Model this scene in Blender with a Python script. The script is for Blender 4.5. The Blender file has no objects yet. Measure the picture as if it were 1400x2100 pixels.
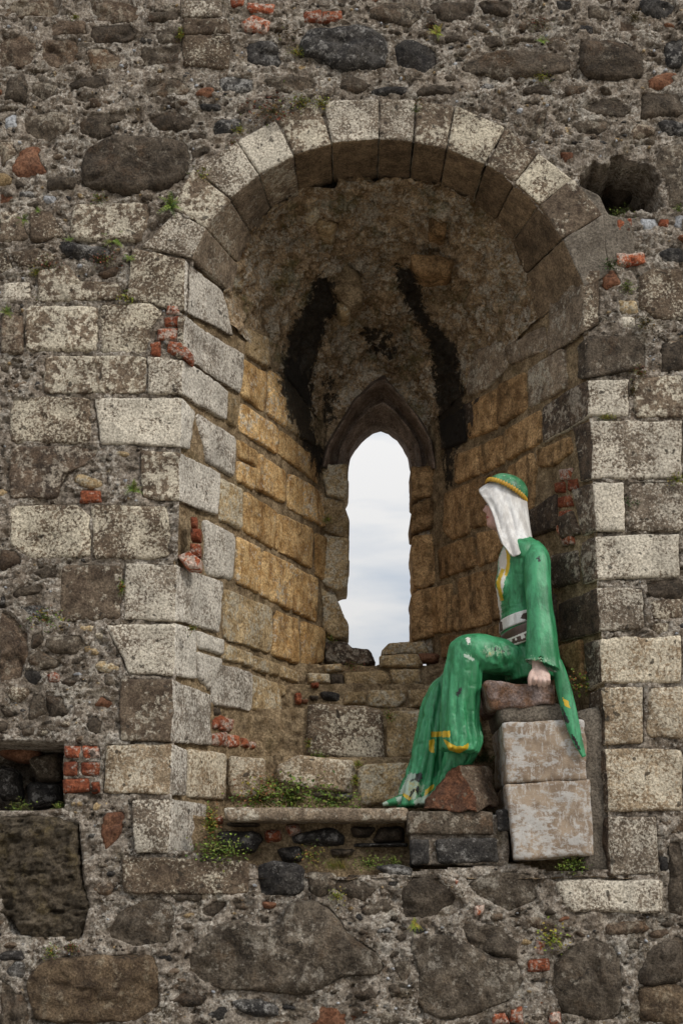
import bpy, bmesh, math, random
import numpy as np
from mathutils import Vector

# ------------------------------------------------------------------ camera
F_PX, PITCH, DIST, EYE = 3058.0, math.radians(15.5), 6.6, 1.6
scene = bpy.context.scene
COL = scene.collection
cam_d = bpy.data.cameras.new('camera'); cam = bpy.data.objects.new('camera', cam_d); COL.objects.link(cam)
cam.location = (0, -DIST, EYE); cam.rotation_euler = (math.pi/2 + PITCH, 0, 0)
cam_d.sensor_fit = 'VERTICAL'; cam_d.sensor_height = 36.0; cam_d.lens = F_PX/2100*36.0
cam_d.clip_start = 0.05; cam_d.clip_end = 3000
scene.camera = cam

# ------------------------------------------------------------------ sky, sun, exposure
SUN_EL, SUN_AZ = math.radians(38), math.radians(44)      # azimuth measured from -Y towards +X
world = bpy.data.worlds.new('World'); scene.world = world; world.use_nodes = True
wn, wl = world.node_tree.nodes, world.node_tree.links
wn.clear()
w_out = wn.new('ShaderNodeOutputWorld')
w_sky = wn.new('ShaderNodeTexSky'); w_sky.sky_type = 'NISHITA'; w_sky.sun_disc = False
w_sky.sun_elevation = SUN_EL; w_sky.sun_rotation = math.pi - SUN_AZ
w_sc = wn.new('ShaderNodeVectorMath'); w_sc.operation = 'SCALE'; w_sc.inputs['Scale'].default_value = 0.11
w_tc = wn.new('ShaderNodeTexCoord')
w_mp = wn.new('ShaderNodeMapping'); w_mp.inputs['Scale'].default_value = (2.2, 2.2, 9.0); w_mp.inputs['Location'].default_value = (0.3, 0.0, 0.35)
w_n = wn.new('ShaderNodeTexNoise'); w_n.inputs['Scale'].default_value = 2.2; w_n.inputs['Detail'].default_value = 6
w_r = wn.new('ShaderNodeValToRGB')
w_r.color_ramp.elements[0].position = 0.42; w_r.color_ramp.elements[0].color = (0.54, 0.585, 0.645, 1)
w_r.color_ramp.elements[1].position = 0.58; w_r.color_ramp.elements[1].color = (0.80, 0.785, 0.765, 1)
w_mix = wn.new('ShaderNodeMix'); w_mix.data_type = 'RGBA'; w_mix.inputs[0].default_value = 0.9
w_bg = wn.new('ShaderNodeBackground'); w_bg.inputs['Strength'].default_value = 1.0
wl.new(w_sky.outputs[0], w_sc.inputs[0]); wl.new(w_sc.outputs[0], w_mix.inputs[6])
wl.new(w_tc.outputs['Generated'], w_mp.inputs['Vector']); wl.new(w_mp.outputs[0], w_n.inputs['Vector'])
wl.new(w_n.outputs['Fac'], w_r.inputs[0]); wl.new(w_r.outputs[0], w_mix.inputs[7])
# an overcast sky is brighter towards the zenith: L = Lz (1 + 2 sin(elevation)) / 3
w_sep = wn.new('ShaderNodeSeparateXYZ'); w_sin = wn.new('ShaderNodeMath'); w_sin.operation = 'MAXIMUM'; w_sin.inputs[1].default_value = 0.0
w_ma = wn.new('ShaderNodeMath'); w_ma.operation = 'MULTIPLY_ADD'; w_ma.inputs[1].default_value = 2/1.85; w_ma.inputs[2].default_value = 1/1.85
w_cie = wn.new('ShaderNodeVectorMath'); w_cie.operation = 'SCALE'
wl.new(w_tc.outputs['Generated'], w_sep.inputs[0]); wl.new(w_sep.outputs['Z'], w_sin.inputs[0]); wl.new(w_sin.outputs[0], w_ma.inputs[0])
wl.new(w_mix.outputs[2], w_cie.inputs[0]); wl.new(w_ma.outputs[0], w_cie.inputs['Scale'])
wl.new(w_cie.outputs[0], w_bg.inputs['Color']); wl.new(w_bg.outputs[0], w_out.inputs['Surface'])

sun_d = bpy.data.lights.new('sun', 'SUN'); sun_d.energy = 1.5; sun_d.angle = math.radians(15); sun_d.color = (1.0, 0.95, 0.87)
sun = bpy.data.objects.new('sun', sun_d); COL.objects.link(sun)
sv = Vector((math.cos(SUN_EL)*math.sin(SUN_AZ), -math.cos(SUN_EL)*math.cos(SUN_AZ), math.sin(SUN_EL)))
sun.rotation_euler = sv.to_track_quat('Z', 'Y').to_euler(); sun.location = sv*20
vs = scene.view_settings
scene.display_settings.display_device = 'sRGB'
vs.view_transform = 'Standard'; vs.look = 'None'; vs.exposure = 0.45; vs.gamma = 1.0; vs.use_curve_mapping = False

# ------------------------------------------------------------------ projection helpers
CP, SP = math.cos(PITCH), math.sin(PITCH)
CAM = np.array([0, -DIST, EYE])
def ray(px, py):
    u, v = (px-700)/F_PX, (1050-py)/F_PX
    return np.array([u, CP - v*SP, SP + v*CP])
class Plane:
    def __init__(s, O, U, N):
        s.O = np.array(O, float); s.U = np.array(U, float)/np.linalg.norm(U); s.V = np.array([0, 0, 1.0]); s.N = np.array(N, float)/np.linalg.norm(N)
    def hit(s, px, py):
        r = ray(px, py); t = np.dot(s.O-CAM, s.N)/np.dot(r, s.N); return CAM + t*r
    def uv(s, pts):
        out = []
        for p in pts:
            w = s.hit(*p) - s.O; out.append((np.dot(w, s.U), w[2]))
        return np.array(out)
    def pt(s, uv, h):
        return s.O + uv[:, :1]*s.U + uv[:, 1:2]*s.V + h[:, None]*s.N
SPL, XL, XR = 0.46, -0.752, 1.16
FRONT = Plane((0, 0, 0), (1, 0, 0), (0, -1, 0))
LEFT = Plane((XL, 0, 0), (SPL, 1, 0), (1, -SPL, 0))
RIGHT = Plane((XR, 0, 0), (-SPL, 1, 0), (-1, -SPL, 0))
def depth(d): return Plane((0, d, 0), (1, 0, 0), (0, -1, 0))
def W(px, py, y): return depth(y).hit(px, py)
def to_px(P):
    q = np.asarray(P) - CAM
    f = q[..., 1]*CP + q[..., 2]*SP; up = -q[..., 1]*SP + q[..., 2]*CP
    return 700 + F_PX*q[..., 0]/f, 1050 - F_PX*up/f

# ------------------------------------------------------------------ noise
def _h(ix, iy, iz):
    n = (ix.astype(np.int64)*73856093) ^ (iy.astype(np.int64)*19349663) ^ (iz.astype(np.int64)*83492791)
    n = (n ^ (n >> 13))*1274126177 & 0x7fffffff
    n = (n ^ (n >> 15))*1103515245 & 0x7fffffff
    return ((n >> 7) & 0xffff)/65535.0
def vnoise(p):
    i = np.floor(p); f = p - i; f = f*f*(3-2*f); i = i.astype(np.int64)
    r = 0
    for a in (0, 1):
        wx = f[:, 0] if a else 1-f[:, 0]
        for b in (0, 1):
            wy = f[:, 1] if b else 1-f[:, 1]
            for c in (0, 1):
                wz = f[:, 2] if c else 1-f[:, 2]
                r = r + wx*wy*wz*_h(i[:, 0]+a, i[:, 1]+b, i[:, 2]+c)
    return r*2-1
def fbm(p, scale, octs=4, gain=0.5, seed=0.0):
    q = p*scale + seed*17.31; a, r, t = 1.0, 0, 0
    for k in range(octs):
        r = r + a*vnoise(q); t += a; a *= gain; q = q*2.03 + 11.7
    return r/t
def ridged(p, scale, octs=3, seed=0.0):
    q = p*scale + seed*9.7; a, r, t = 1.0, 0, 0
    for k in range(octs):
        r = r + a*(1-np.abs(vnoise(q))*2); t += a; a *= 0.5; q = q*2.1 + 5.3
    return r/t
def in_poly(x, y, poly):
    poly = np.asarray(poly, float); c = np.zeros(x.shape, bool); n = len(poly)
    for i in range(n):
        x1, y1 = poly[i]; x2, y2 = poly[(i+1) % n]
        if y1 == y2: continue
        m = ((y1 > y) != (y2 > y)) & (x < (x2-x1)*(y-y1)/(y2-y1)+x1)
        c ^= m
    return c
def sdist(x, y, poly):
    poly = np.asarray(poly, float); d = np.full(x.shape, 1e9); n = len(poly)
    for i in range(n):
        a = poly[i]; b = poly[(i+1) % n]; e = b-a
        t = np.clip(((x-a[0])*e[0]+(y-a[1])*e[1])/max(e@e, 1e-9), 0, 1)
        d = np.minimum(d, np.hypot(x-a[0]-t*e[0], y-a[1]-t*e[1]))
    return np.where(in_poly(x, y, poly), d, -d)

# ------------------------------------------------------------------ objects
def mesh_obj(name, V, Fc, mat, parent=None, attrs=None, smooth=True, fix=False, origin=None):
    V = np.asarray(V, float)
    if origin is None: origin = V.mean(0)
    origin = np.asarray(origin, float)
    me = bpy.data.meshes.new(name)
    me.from_pydata((V-origin).tolist(), [], Fc if isinstance(Fc, list) else Fc.tolist())
    if fix:
        bm = bmesh.new(); bm.from_mesh(me); bmesh.ops.recalc_face_normals(bm, faces=bm.faces); bm.to_mesh(me); bm.free()
    if smooth: me.polygons.foreach_set('use_smooth', [True]*len(me.polygons))
    for k, v in (attrs or {}).items():
        if np.ndim(v) == 2:
            at = me.attributes.new(k, 'FLOAT_COLOR', 'POINT')
            at.data.foreach_set('color', np.c_[v, np.ones(len(v))].astype(np.float32).ravel())
        else:
            at = me.attributes.new(k, 'FLOAT', 'POINT'); at.data.foreach_set('value', np.asarray(v, np.float32))
    if isinstance(mat, (list, tuple)):
        for m in mat: me.materials.append(m)
    else: me.materials.append(mat)
    o = bpy.data.objects.new(name, me); COL.objects.link(o)
    if parent:
        o.parent = parent; o.location = origin - np.array(parent.location)
    else: o.location = origin
    return o
def tag(o, label=None, cat=None, group=None, kind=None):
    for k, v in (('label', label), ('category', cat), ('group', group), ('kind', kind)):
        if v: o[k] = v
    return o
def thing(name, label, cat, loc, group=None):
    o = bpy.data.objects.new(name, None); COL.objects.link(o); o.location = loc; o.empty_display_size = 0.1
    return tag(o, label, cat, group)
def grid_faces(n, m, closed=False):
    f = []
    for i in range(n-1):
        for j in range(m if closed else m-1):
            k = (j+1) % m
            f.append((i*m+j, i*m+k, (i+1)*m+k, (i+1)*m+j))
    return f

# ------------------------------------------------------------------ materials
class NT:
    def __init__(s, name):
        s.m = bpy.data.materials.new(name); s.m.use_nodes = True
        s.t = s.m.node_tree; s.n = s.t.nodes; s.l = s.t.links
        s.b = s.n['Principled BSDF']
        s.pos = s.n.new('ShaderNodeNewGeometry').outputs['Position']
    def noise(s, scale, detail=4, rough=0.55, vec=None, stretch=None, off=0):
        n = s.n.new('ShaderNodeTexNoise'); n.inputs['Scale'].default_value = scale; n.inputs['Detail'].default_value = detail; n.inputs['Roughness'].default_value = rough
        v = vec or s.pos
        if stretch or off:
            mp = s.n.new('ShaderNodeMapping'); s.l.new(v, mp.inputs[0]); mp.inputs['Scale'].default_value = stretch or (1, 1, 1); mp.inputs['Location'].default_value = (off, off*.7, -off); v = mp.outputs[0]
        s.l.new(v, n.inputs['Vector']); return n.outputs['Fac']
    def voro(s, scale, feature='F1'):
        n = s.n.new('ShaderNodeTexVoronoi'); n.feature = feature; n.inputs['Scale'].default_value = scale
        s.l.new(s.pos, n.inputs['Vector']); return n.outputs['Distance']
    def ramp(s, fac, a, b, ca=0.0, cb=1.0):
        n = s.n.new('ShaderNodeMapRange'); n.interpolation_type = 'SMOOTHSTEP'
        for k, v in zip(('From Min', 'From Max', 'To Min', 'To Max'), (a, b, ca, cb)): n.inputs[k].default_value = v
        s.l.new(fac, n.inputs['Value']); return n.outputs[0]
    def math(s, op, a, b):
        n = s.n.new('ShaderNodeMath'); n.operation = op
        for i, v in enumerate((a, b)):
            if isinstance(v, (int, float)): n.inputs[i].default_value = v
            else: s.l.new(v, n.inputs[i])
        return n.outputs[0]
    def mix(s, fac, a, b, mode='MIX'):
        n = s.n.new('ShaderNodeMix'); n.data_type = 'RGBA'; n.blend_type = mode
        for i, v in ((0, fac), (6, a), (7, b)):
            if isinstance(v, (int, float)): n.inputs[i].default_value = v
            elif isinstance(v, tuple): n.inputs[i].default_value = (*v, 1)
            else: s.l.new(v, n.inputs[i])
        return n.outputs[2]
    def attr(s, name, out='Fac'):
        n = s.n.new('ShaderNodeAttribute'); n.attribute_name = name; return n.outputs[out]
    def rand(s): return s.n.new('ShaderNodeObjectInfo').outputs['Random']
    def bump(s, h, strength, dist, prev=None):
        n = s.n.new('ShaderNodeBump'); n.inputs['Strength'].default_value = strength; n.inputs['Distance'].default_value = dist
        s.l.new(h, n.inputs['Height'])
        if prev: s.l.new(prev, n.inputs['Normal'])
        return n.outputs[0]
    def out(s, col, rough=0.9, normal=None, spec=0.25):
        if isinstance(col, tuple): s.b.inputs['Base Color'].default_value = (*col, 1)
        else: s.l.new(col, s.b.inputs['Base Color'])
        if isinstance(rough, (int, float)): s.b.inputs['Roughness'].default_value = rough
        else: s.l.new(rough, s.b.inputs['Roughness'])
        s.b.inputs['Specular IOR Level'].default_value = spec
        if normal: s.l.new(normal, s.b.inputs['Normal'])
        return s.m

def stone_mat(name, ca, cb, lichen=(0.42, 0.39, 0.31), lich=0.0, stain=(0.05, 0.035, 0.02), st=0.3, speck=0.0, pits=0.5, var=0.25, bump=1.0, streak=None, moss=0.0, lsc=42, crack=False):
    t = NT(name)
    low = t.noise(5, 4, .6); mid = t.noise(17, 6, .65, off=3.1); fine = t.noise(95, 5, .7, off=7.7); vfine = t.noise(260, 3, .6)
    c = t.mix(t.ramp(mid, .36, .64), ca, cb)
    if streak:
        c = t.mix(t.math('MULTIPLY', t.ramp(t.noise(9, 5, .6, stretch=streak, off=5.0), .5, .68), .7), c, stain)
    c = t.mix(t.math('MULTIPLY', t.ramp(t.noise(8, 6, .7, off=21.0), .5, .72), st), c, stain)
    if lich > 0:
        n2 = t.noise(lsc, 8, .72, off=13.0)
        big = t.noise(7, 3, .6, off=31.0)
        rr = t.math('MULTIPLY', t.math('SUBTRACT', t.rand(), .5), .12)
        f = t.math('ADD', t.math('ADD', n2, t.math('MULTIPLY', t.math('SUBTRACT', big, .5), .55)), rr)
        th = .60 - .22*lich
        c = t.mix(t.math('MULTIPLY', t.ramp(f, th-.035, th+.06), .9), c, lichen)
        c = t.mix(t.ramp(t.noise(120, 4, .7, off=3.3), .60, .70, 0, .75), c, tuple(x*.3 for x in ca))
    if speck > 0:
        c = t.mix(t.math('MULTIPLY', t.ramp(t.noise(150, 3, .6, off=9.0), .66, .72), speck), c, (.5, .48, .44))
    if moss > 0:
        c = t.mix(t.math('MULTIPLY', t.ramp(t.noise(6, 6, .7, off=41.), .52, .66), moss), c, (.06, .075, .015))
    c = t.mix(1.0, c, t.mix(t.ramp(fine, .3, .7), (.45, .44, .43), (1.42, 1.42, 1.42)), 'MULTIPLY')
    c = t.mix(1.0, c, t.mix(t.ramp(low, .3, .7), (.8, .8, .8), (1.15, 1.15, 1.15)), 'MULTIPLY')
    r = t.rand()
    c = t.mix(1.0, c, t.mix(r, (1-var, 1-var*1.05, 1-var*1.1), (1+var, 1+var, 1+var*.9)), 'MULTIPLY')
    pit = t.ramp(t.noise(27, 1.5, .4, off=51.), .70, .74) if lich > .3 else None
    if pit: c = t.mix(t.math('MULTIPLY', pit, .8), c, (.03, .024, .018))
    if crack:
        ck = t.ramp(t.math('ABSOLUTE', t.math('SUBTRACT', t.noise(1.9, 7, .6, off=61.), .5), 0), .003, .010, 1, 0)
        c = t.mix(t.math('MULTIPLY', t.math('MULTIPLY', ck, .6), t.ramp(t.noise(4, 3, .5, off=71.), .45, .6)), c, (.014, .012, .010))
    s = t.attr('soot')
    sm = t.ramp(t.math('ADD', s, t.math('MULTIPLY', t.math('SUBTRACT', t.noise(22, 7, .75, off=2.), .5), 2.2)), .38, .66)
    sm = t.math('MULTIPLY', sm, t.ramp(s, .02, .12))
    c = t.mix(t.math('MULTIPLY', sm, .92), c, (.012, .0105, .009))
    nb = t.bump(mid, .55*bump, .02)
    nb = t.bump(fine, .75*bump, .008, nb)
    nb = t.bump(vfine, .4*bump, .003, nb)
    return t.out(c, .92, nb, .2)

M = {}
M['a'] = stone_mat('lichen_sandstone', (.080, .057, .040), (.158, .117, .081), (.47, .42, .33), .40, st=.5, var=.16, lsc=75)
M['p'] = stone_mat('pale_lichen_sandstone', (.115, .087, .063), (.225, .182, .138), (.54, .49, .405), .60, st=.3, var=.1, lsc=80)
M['y'] = stone_mat('cream_sandstone', (.19, .135, .085), (.34, .262, .175), (.52, .46, .36), .46, st=.45, var=.14, lsc=65)
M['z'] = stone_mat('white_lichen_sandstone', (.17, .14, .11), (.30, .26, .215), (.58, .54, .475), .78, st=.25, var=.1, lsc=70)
M['g'] = stone_mat('golden_sandstone', (.43, .255, .10), (.68, .475, .24), (.50, .44, .35), .05, stain=(.22, .105, .035), st=.55, var=.26, streak=(2.0, 2.0, .5), bump=1.4)
M['A'] = stone_mat('coarse_lichen_sandstone', (.095, .068, .048), (.19, .145, .103), (.50, .45, .36), .34, stain=(.045, .032, .022), st=.7, var=.2, lsc=34)
M['t'] = stone_mat('tan_sandstone', (.28, .195, .10), (.46, .345, .20), (.44, .39, .30), .28, st=.45, var=.2, bump=1.3)
M['u'] = stone_mat('brown_sandstone', (.255, .15, .068), (.49, .315, .16), stain=(.055, .035, .018), st=.65, var=.3, lich=.0, streak=(1.6, 1.6, .5), bump=1.4)
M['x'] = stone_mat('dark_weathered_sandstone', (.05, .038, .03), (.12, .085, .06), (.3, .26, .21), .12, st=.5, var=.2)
M['d'] = stone_mat('dark_basalt', (.056, .044, .033), (.122, .097, .073), (.24, .21, .17), .03, stain=(.15, .08, .04), st=.4, speck=.35, var=.32, bump=1.5, crack=True, lsc=30)
M['f'] = stone_mat('shaded_soffit_sandstone', (.13, .092, .058), (.24, .172, .108), stain=(.05, .034, .02), st=.55, var=.2, bump=1.2)  # for the arch soffit, with its shade in the colour
M['j'] = stone_mat('grey_brown_sandstone', (.165, .125, .09), (.295, .23, .165), (.42, .38, .31), .12, stain=(.07, .05, .034), st=.5, var=.16, bump=1.2)
M['o'] = stone_mat('ochre_boulder', (.085, .058, .037), (.18, .128, .08), (.25, .2, .14), .05, stain=(.04, .032, .026), st=.55, speck=.3, var=.15, bump=1.6, crack=True, lsc=26)
M['B'] = stone_mat('grey_boulder', (.060, .047, .035), (.145, .118, .090), (.26, .23, .19), .06, stain=(.13, .085, .05), st=.5, speck=.4, var=.2, bump=1.7, crack=True, lsc=26)
M['w'] = stone_mat('brown_basalt', (.080, .056, .040), (.155, .113, .080), (.26, .22, .17), .12, stain=(.16, .085, .04), st=.5, speck=.45, var=.28, bump=1.4, crack=True, lsc=30)
M['k'] = stone_mat('black_basalt', (.026, .024, .024), (.075, .069, .064), (.22, .21, .2), .16, stain=(.11, .095, .08), st=.45, speck=.6, var=.3, bump=1.5, crack=True, lsc=30)
M['q'] = stone_mat('coarse_tufa', (.058, .046, .032), (.15, .12, .085), stain=(.18, .13, .04), st=.4, var=.1, bump=2.4)
M['b'] = stone_mat('red_brick', (.22, .055, .026), (.36, .12, .06), (.42, .34, .29), .32, stain=(.08, .03, .02), st=.5, var=.34, bump=1.4)
M['r'] = stone_mat('rust_stone', (.13, .055, .03), (.22, .11, .065), stain=(.05, .035, .03), st=.5, var=.2)
M['c'] = stone_mat('cement_render', (.125, .105, .083), (.175, .15, .12), stain=(.08, .06, .04), st=.3, speck=.35, var=.05)
M['s'] = stone_mat('pale_pebble', (.30, .31, .33), (.45, .46, .48), st=.1, var=.15)
M['m'] = stone_mat('lime_mortar', (.155, .118, .085), (.42, .36, .295), (.56, .51, .44), .36, stain=(.06, .044, .03), st=.75, speck=.25, var=0, bump=2.2, moss=.12, lsc=55)
M['n'] = stone_mat('inner_mortar', (.18, .125, .07), (.36, .27, .165), stain=(.06, .04, .025), st=.6, var=0, bump=1.6, moss=.15)
M['v'] = stone_mat('vault_concretion', (.24, .16, .085), (.52, .385, .245), (.52, .46, .37), .22, stain=(.12, .056, .018), st=.8, var=0, bump=2.2, moss=.5)
# ------------------------------------------------------------------ soot stain, traced once and fixed to the surfaces
SOOT = [[(652, 562), (682, 568), (692, 640), (668, 662), (664, 705), (642, 760), (640, 860), (668, 950), (655, 992), (634, 930), (612, 895), (580, 815), (572, 790), (588, 690), (610, 650), (632, 615)],
        [(808, 540), (850, 555), (872, 640), (898, 672), (932, 705), (947, 770), (952, 835), (962, 900), (932, 928), (902, 905), (888, 770), (876, 700), (846, 655), (820, 600)],
        [(900, 862), (955, 835), (950, 880), (930, 930), (932, 990), (914, 1005), (906, 930)],
        [(740, 665), (800, 670), (830, 720), (810, 752), (770, 740), (735, 700)], [(650, 760), (690, 770), (700, 830), (670, 920), (655, 880)]]
SW = [1.0, 1.0, .9, .62, .6]
def soot_of(P):
    x, y = to_px(P); s = np.zeros(len(P))
    m = (x > 540) & (x < 1000) & (y > 500) & (y < 1040)
    if m.any():
        for p, w in zip(SOOT, SW): s[m] = np.maximum(s[m], w*np.clip(.5+sdist(x[m], y[m], p)/34, 0, 1))
    return s

# ------------------------------------------------------------------ stone builders
def chaikin(p, r, it):
    for _ in range(it):
        q = np.roll(p, -1, 0); p = np.stack([p*(1-r)+q*r, p*r+q*(1-r)], 1).reshape(-1, 2)
    return p
def resample(p, step, lo=14, hi=230):
    q = np.vstack([p, p[:1]]); L = np.r_[0, np.cumsum(np.linalg.norm(np.diff(q, axis=0), axis=1))]
    n = int(np.clip(L[-1]/step, lo, hi)); t = np.linspace(0, L[-1], n, endpoint=False)
    return np.c_[np.interp(t, L, q[:, 0]), np.interp(t, L, q[:, 1])]
def stone_mesh(uv, plane, seed, style, proud=None, step=.011, back=.06, rough=0, grow=None, jag=1.0):
    """A stone set in a plane: traced outline, bevelled edge, broken or dressed face."""
    rs = np.random.RandomState(seed)
    a = uv
    area = .5*np.sum(a[:, 0]*np.roll(a[:, 1], -1)-np.roll(a[:, 0], -1)*a[:, 1])
    if area < 0: uv = uv[::-1]
    ash = style == 'ash'
    if grow is None: grow = .0035 if ash else .0055
    e1 = uv-np.roll(uv, 1, 0); e2 = np.roll(uv, -1, 0)-uv
    nn = np.c_[e1[:, 1], -e1[:, 0]]/np.maximum(np.linalg.norm(e1, axis=1, keepdims=True), 1e-6)+np.c_[e2[:, 1], -e2[:, 0]]/np.maximum(np.linalg.norm(e2, axis=1, keepdims=True), 1e-6)
    uv = uv + grow*nn/np.maximum(np.linalg.norm(nn, axis=1, keepdims=True), .8)*1.2
    uv = chaikin(uv, .06, 1) if ash else chaikin(uv, .2, 2) if abs(area) > .045 else chaikin(uv, .14, 1)
    uv = resample(uv, step)
    q3 = np.c_[uv, np.full(len(uv), seed*1.37)]
    size = math.sqrt(abs(area))
    ja = jag*(.009 if ash else .018)*min(1, size/.16)
    uv = uv + ja*np.c_[fbm(q3, 11, 4, .6, 1.0), fbm(q3, 11, 4, .6, 5.0)]
    x, y = uv[:, 0], uv[:, 1]; x1, y1 = np.roll(x, -1), np.roll(y, -1); cr = x*y1-x1*y
    A = cr.sum()/2; c = np.array([((x+x1)*cr).sum(), ((y+y1)*cr).sum()])/(6*A)
    rad = np.linalg.norm(uv-c, axis=1); rm = np.median(rad)
    m = int(np.clip(rm/step, 3, 26))
    s_in = 1-(np.linspace(0, 1, m+1)**1.25)
    S = np.r_[1.0, s_in[:-1]]
    if proud is None: proud = rs.uniform(.006, .018) if ash else rs.uniform(.002, .022) + (.014 if abs(area) > .045 else 0)
    n = len(uv); V = []
    R = rs.uniform(.004, .009) if ash else rs.uniform(.008, .022)
    pl = [(rs.uniform(-1, 1, 2)*rs.uniform(.1, .6 if not ash else .15), rs.uniform(.05, .8)) for _ in range(6)]
    big = not ash and abs(area) > .045
    if big: pl = [(g*.5, .25+.7*o) for g, o in pl]
    tilt = rs.uniform(-1, 1, 2)*(.05 if ash else .03 if big else .10)
    for k, s in enumerate(S):
        p = c + (uv-c)*s
        e = rad*(1-s)
        if k == 0: h = np.full(n, -back)
        else:
            h = proud*(1-np.exp(-e/R))*1.0 - (.006 if ash else .012)*np.exp(-e/R)
            h = h + (p-c)@tilt
            if not ash: h = h + .07*size*.35*(1-s*s)
            p3 = np.c_[p, np.full(n, seed*.77)]
            cap = np.full(n, 9.0)
            for g, o in pl: cap = np.minimum(cap, proud + (.06*size*.3 if not ash else .004) + (p-c)@g*1.0 + o*.035)
            h = np.minimum(h, cap)
            nz = fbm(p3, 9, 5, .55, 2.0)
            h = h + nz*(.009 if ash else .028 if big else min(.030, .13*size))*(1-np.exp(-(e+.004)/.02))
            h = h - (.026 if big else .030 if not ash else .008)*np.clip(ridged(p3, 4.0, 3, 3.0)-.62, 0, 1)*3*(1-np.exp(-e/.02))
            if rough: h = h + rough*(fbm(p3*np.array([.5, 2.2, 1]), 14, 5, .6, 12.)*1.6 - .8*np.clip(ridged(p3*np.array([.4, 2.4, 1]), 12, 3, 5.)-.3, 0, 1))*(1-np.exp(-e/.02))
            if ash: h = h - .012*np.clip(fbm(p3, 24, 2, .5, 8.0)-.42, 0, 1)*3
        V.append(plane.pt(p, h))
    cen = plane.pt(c[None], np.array([((V[-1]-plane.O)@plane.N).mean()]))
    V = np.vstack(V+[cen])
    flip = np.dot(np.cross(plane.U, plane.V), plane.N) < 0
    Fc = []
    for i in range(len(S)-1):
        for j in range(n):
            k = (j+1) % n
            f = (i*n+j, i*n+k, (i+1)*n+k, (i+1)*n+j); Fc.append(f[::-1] if flip else f)
    L = (len(S)-1)*n; ce = len(V)-1
    for j in range(n):
        f = (L+j, L+(j+1) % n, ce); Fc.append(f[::-1] if flip else f)
    return V, Fc
def hex_mesh(cs, seed, R=.012, amp=.006, step=.013, skip=(), fine=.004):
    """Worn block from 8 corners: bottom ring a,b,c,d then top ring a,b,c,d."""
    cs = np.asarray(cs, float).reshape(2, 4, 3)
    b, t = cs
    e = [np.mean([np.linalg.norm(q[1]-q[0])+np.linalg.norm(q[2]-q[3]) for q in (b, t)])/2,
         np.mean([np.linalg.norm(q[2]-q[1])+np.linalg.norm(q[3]-q[0]) for q in (b, t)])/2,
         np.mean(np.linalg.norm(t-b, axis=1))]
    N = [int(np.clip(L/step, 3, 60)) for L in e]
    R = min(R, .45*min(e))
    pts, faces, idx = [], [], {}
    def vid(k):
        if k not in idx: idx[k] = len(pts); pts.append(k)
        return idx[k]
    for ax in range(3):
        a1, a2 = (ax+1) % 3, (ax+2) % 3
        for side in (0, N[ax]):
            for i in range(N[a1]):
                for j in range(N[a2]):
                    q = []
                    for (di, dj) in ((0, 0), (1, 0), (1, 1), (0, 1)):
                        k = [0, 0, 0]; k[ax] = side; k[a1] = i+di; k[a2] = j+dj; q.append(vid(tuple(k)))
                    faces.append(tuple(q) if side else tuple(q[::-1]))
    K = np.array(pts, float)/np.array(N)
    L = np.array(e); X = (K-.5)*L; Q = np.clip(X, -(L/2-R), L/2-R); D = X-Q
    X = Q + R*D/np.maximum(np.linalg.norm(D, axis=1, keepdims=True), 1e-9)
    K = X/L+.5; u, v, w = K[:, :1], K[:, 1:2], K[:, 2:3]
    def bil(q): return (1-u)*(1-v)*q[0]+u*(1-v)*q[1]+u*v*q[2]+(1-u)*v*q[3]
    P = (1-w)*bil(b)+w*bil(t)
    sd = seed*3.1
    for (sc, am, oc) in ((8, amp, 4), (38, fine, 3)):
        P = P + am*np.c_[fbm(P, sc, oc, .55, sd), fbm(P, sc, oc, .55, sd+4), fbm(P, sc, oc, .55, sd+8)]
    return P, faces

wall = thing('castle_wall', 'weathered rubble and sandstone castle wall pierced by a deep arched window recess', 'stone wall', (0, .9, 0))
count = [0]; FRONT_POLYS = []
def put(name, px, plane, mat, style='ash', proud=None, **kw):
    count[0] += 1
    V, Fc = stone_mesh(plane.uv(px), plane, count[0], style, proud, **kw)
    at = {'soot': soot_of(V)} if plane is not FRONT else None
    if plane is FRONT: FRONT_POLYS.append(px)
    if style == 'ash' and mat in 'ap' and count[0] % 5 in (1, 3): mat = 'A'
    return mesh_obj(name, V, Fc, M[mat], wall, at)
def polys(txt, ox=0, oy=0, s=1.0):
    out = []
    for line in txt.strip().splitlines():
        line = line.strip()
        if not line: continue
        tok = line.split(); out.append((tok[0], [(ox+float(a)/s, oy+float(b)/s) for a, b in (t.split(',') for t in tok[1:])]))
    return out

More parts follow.
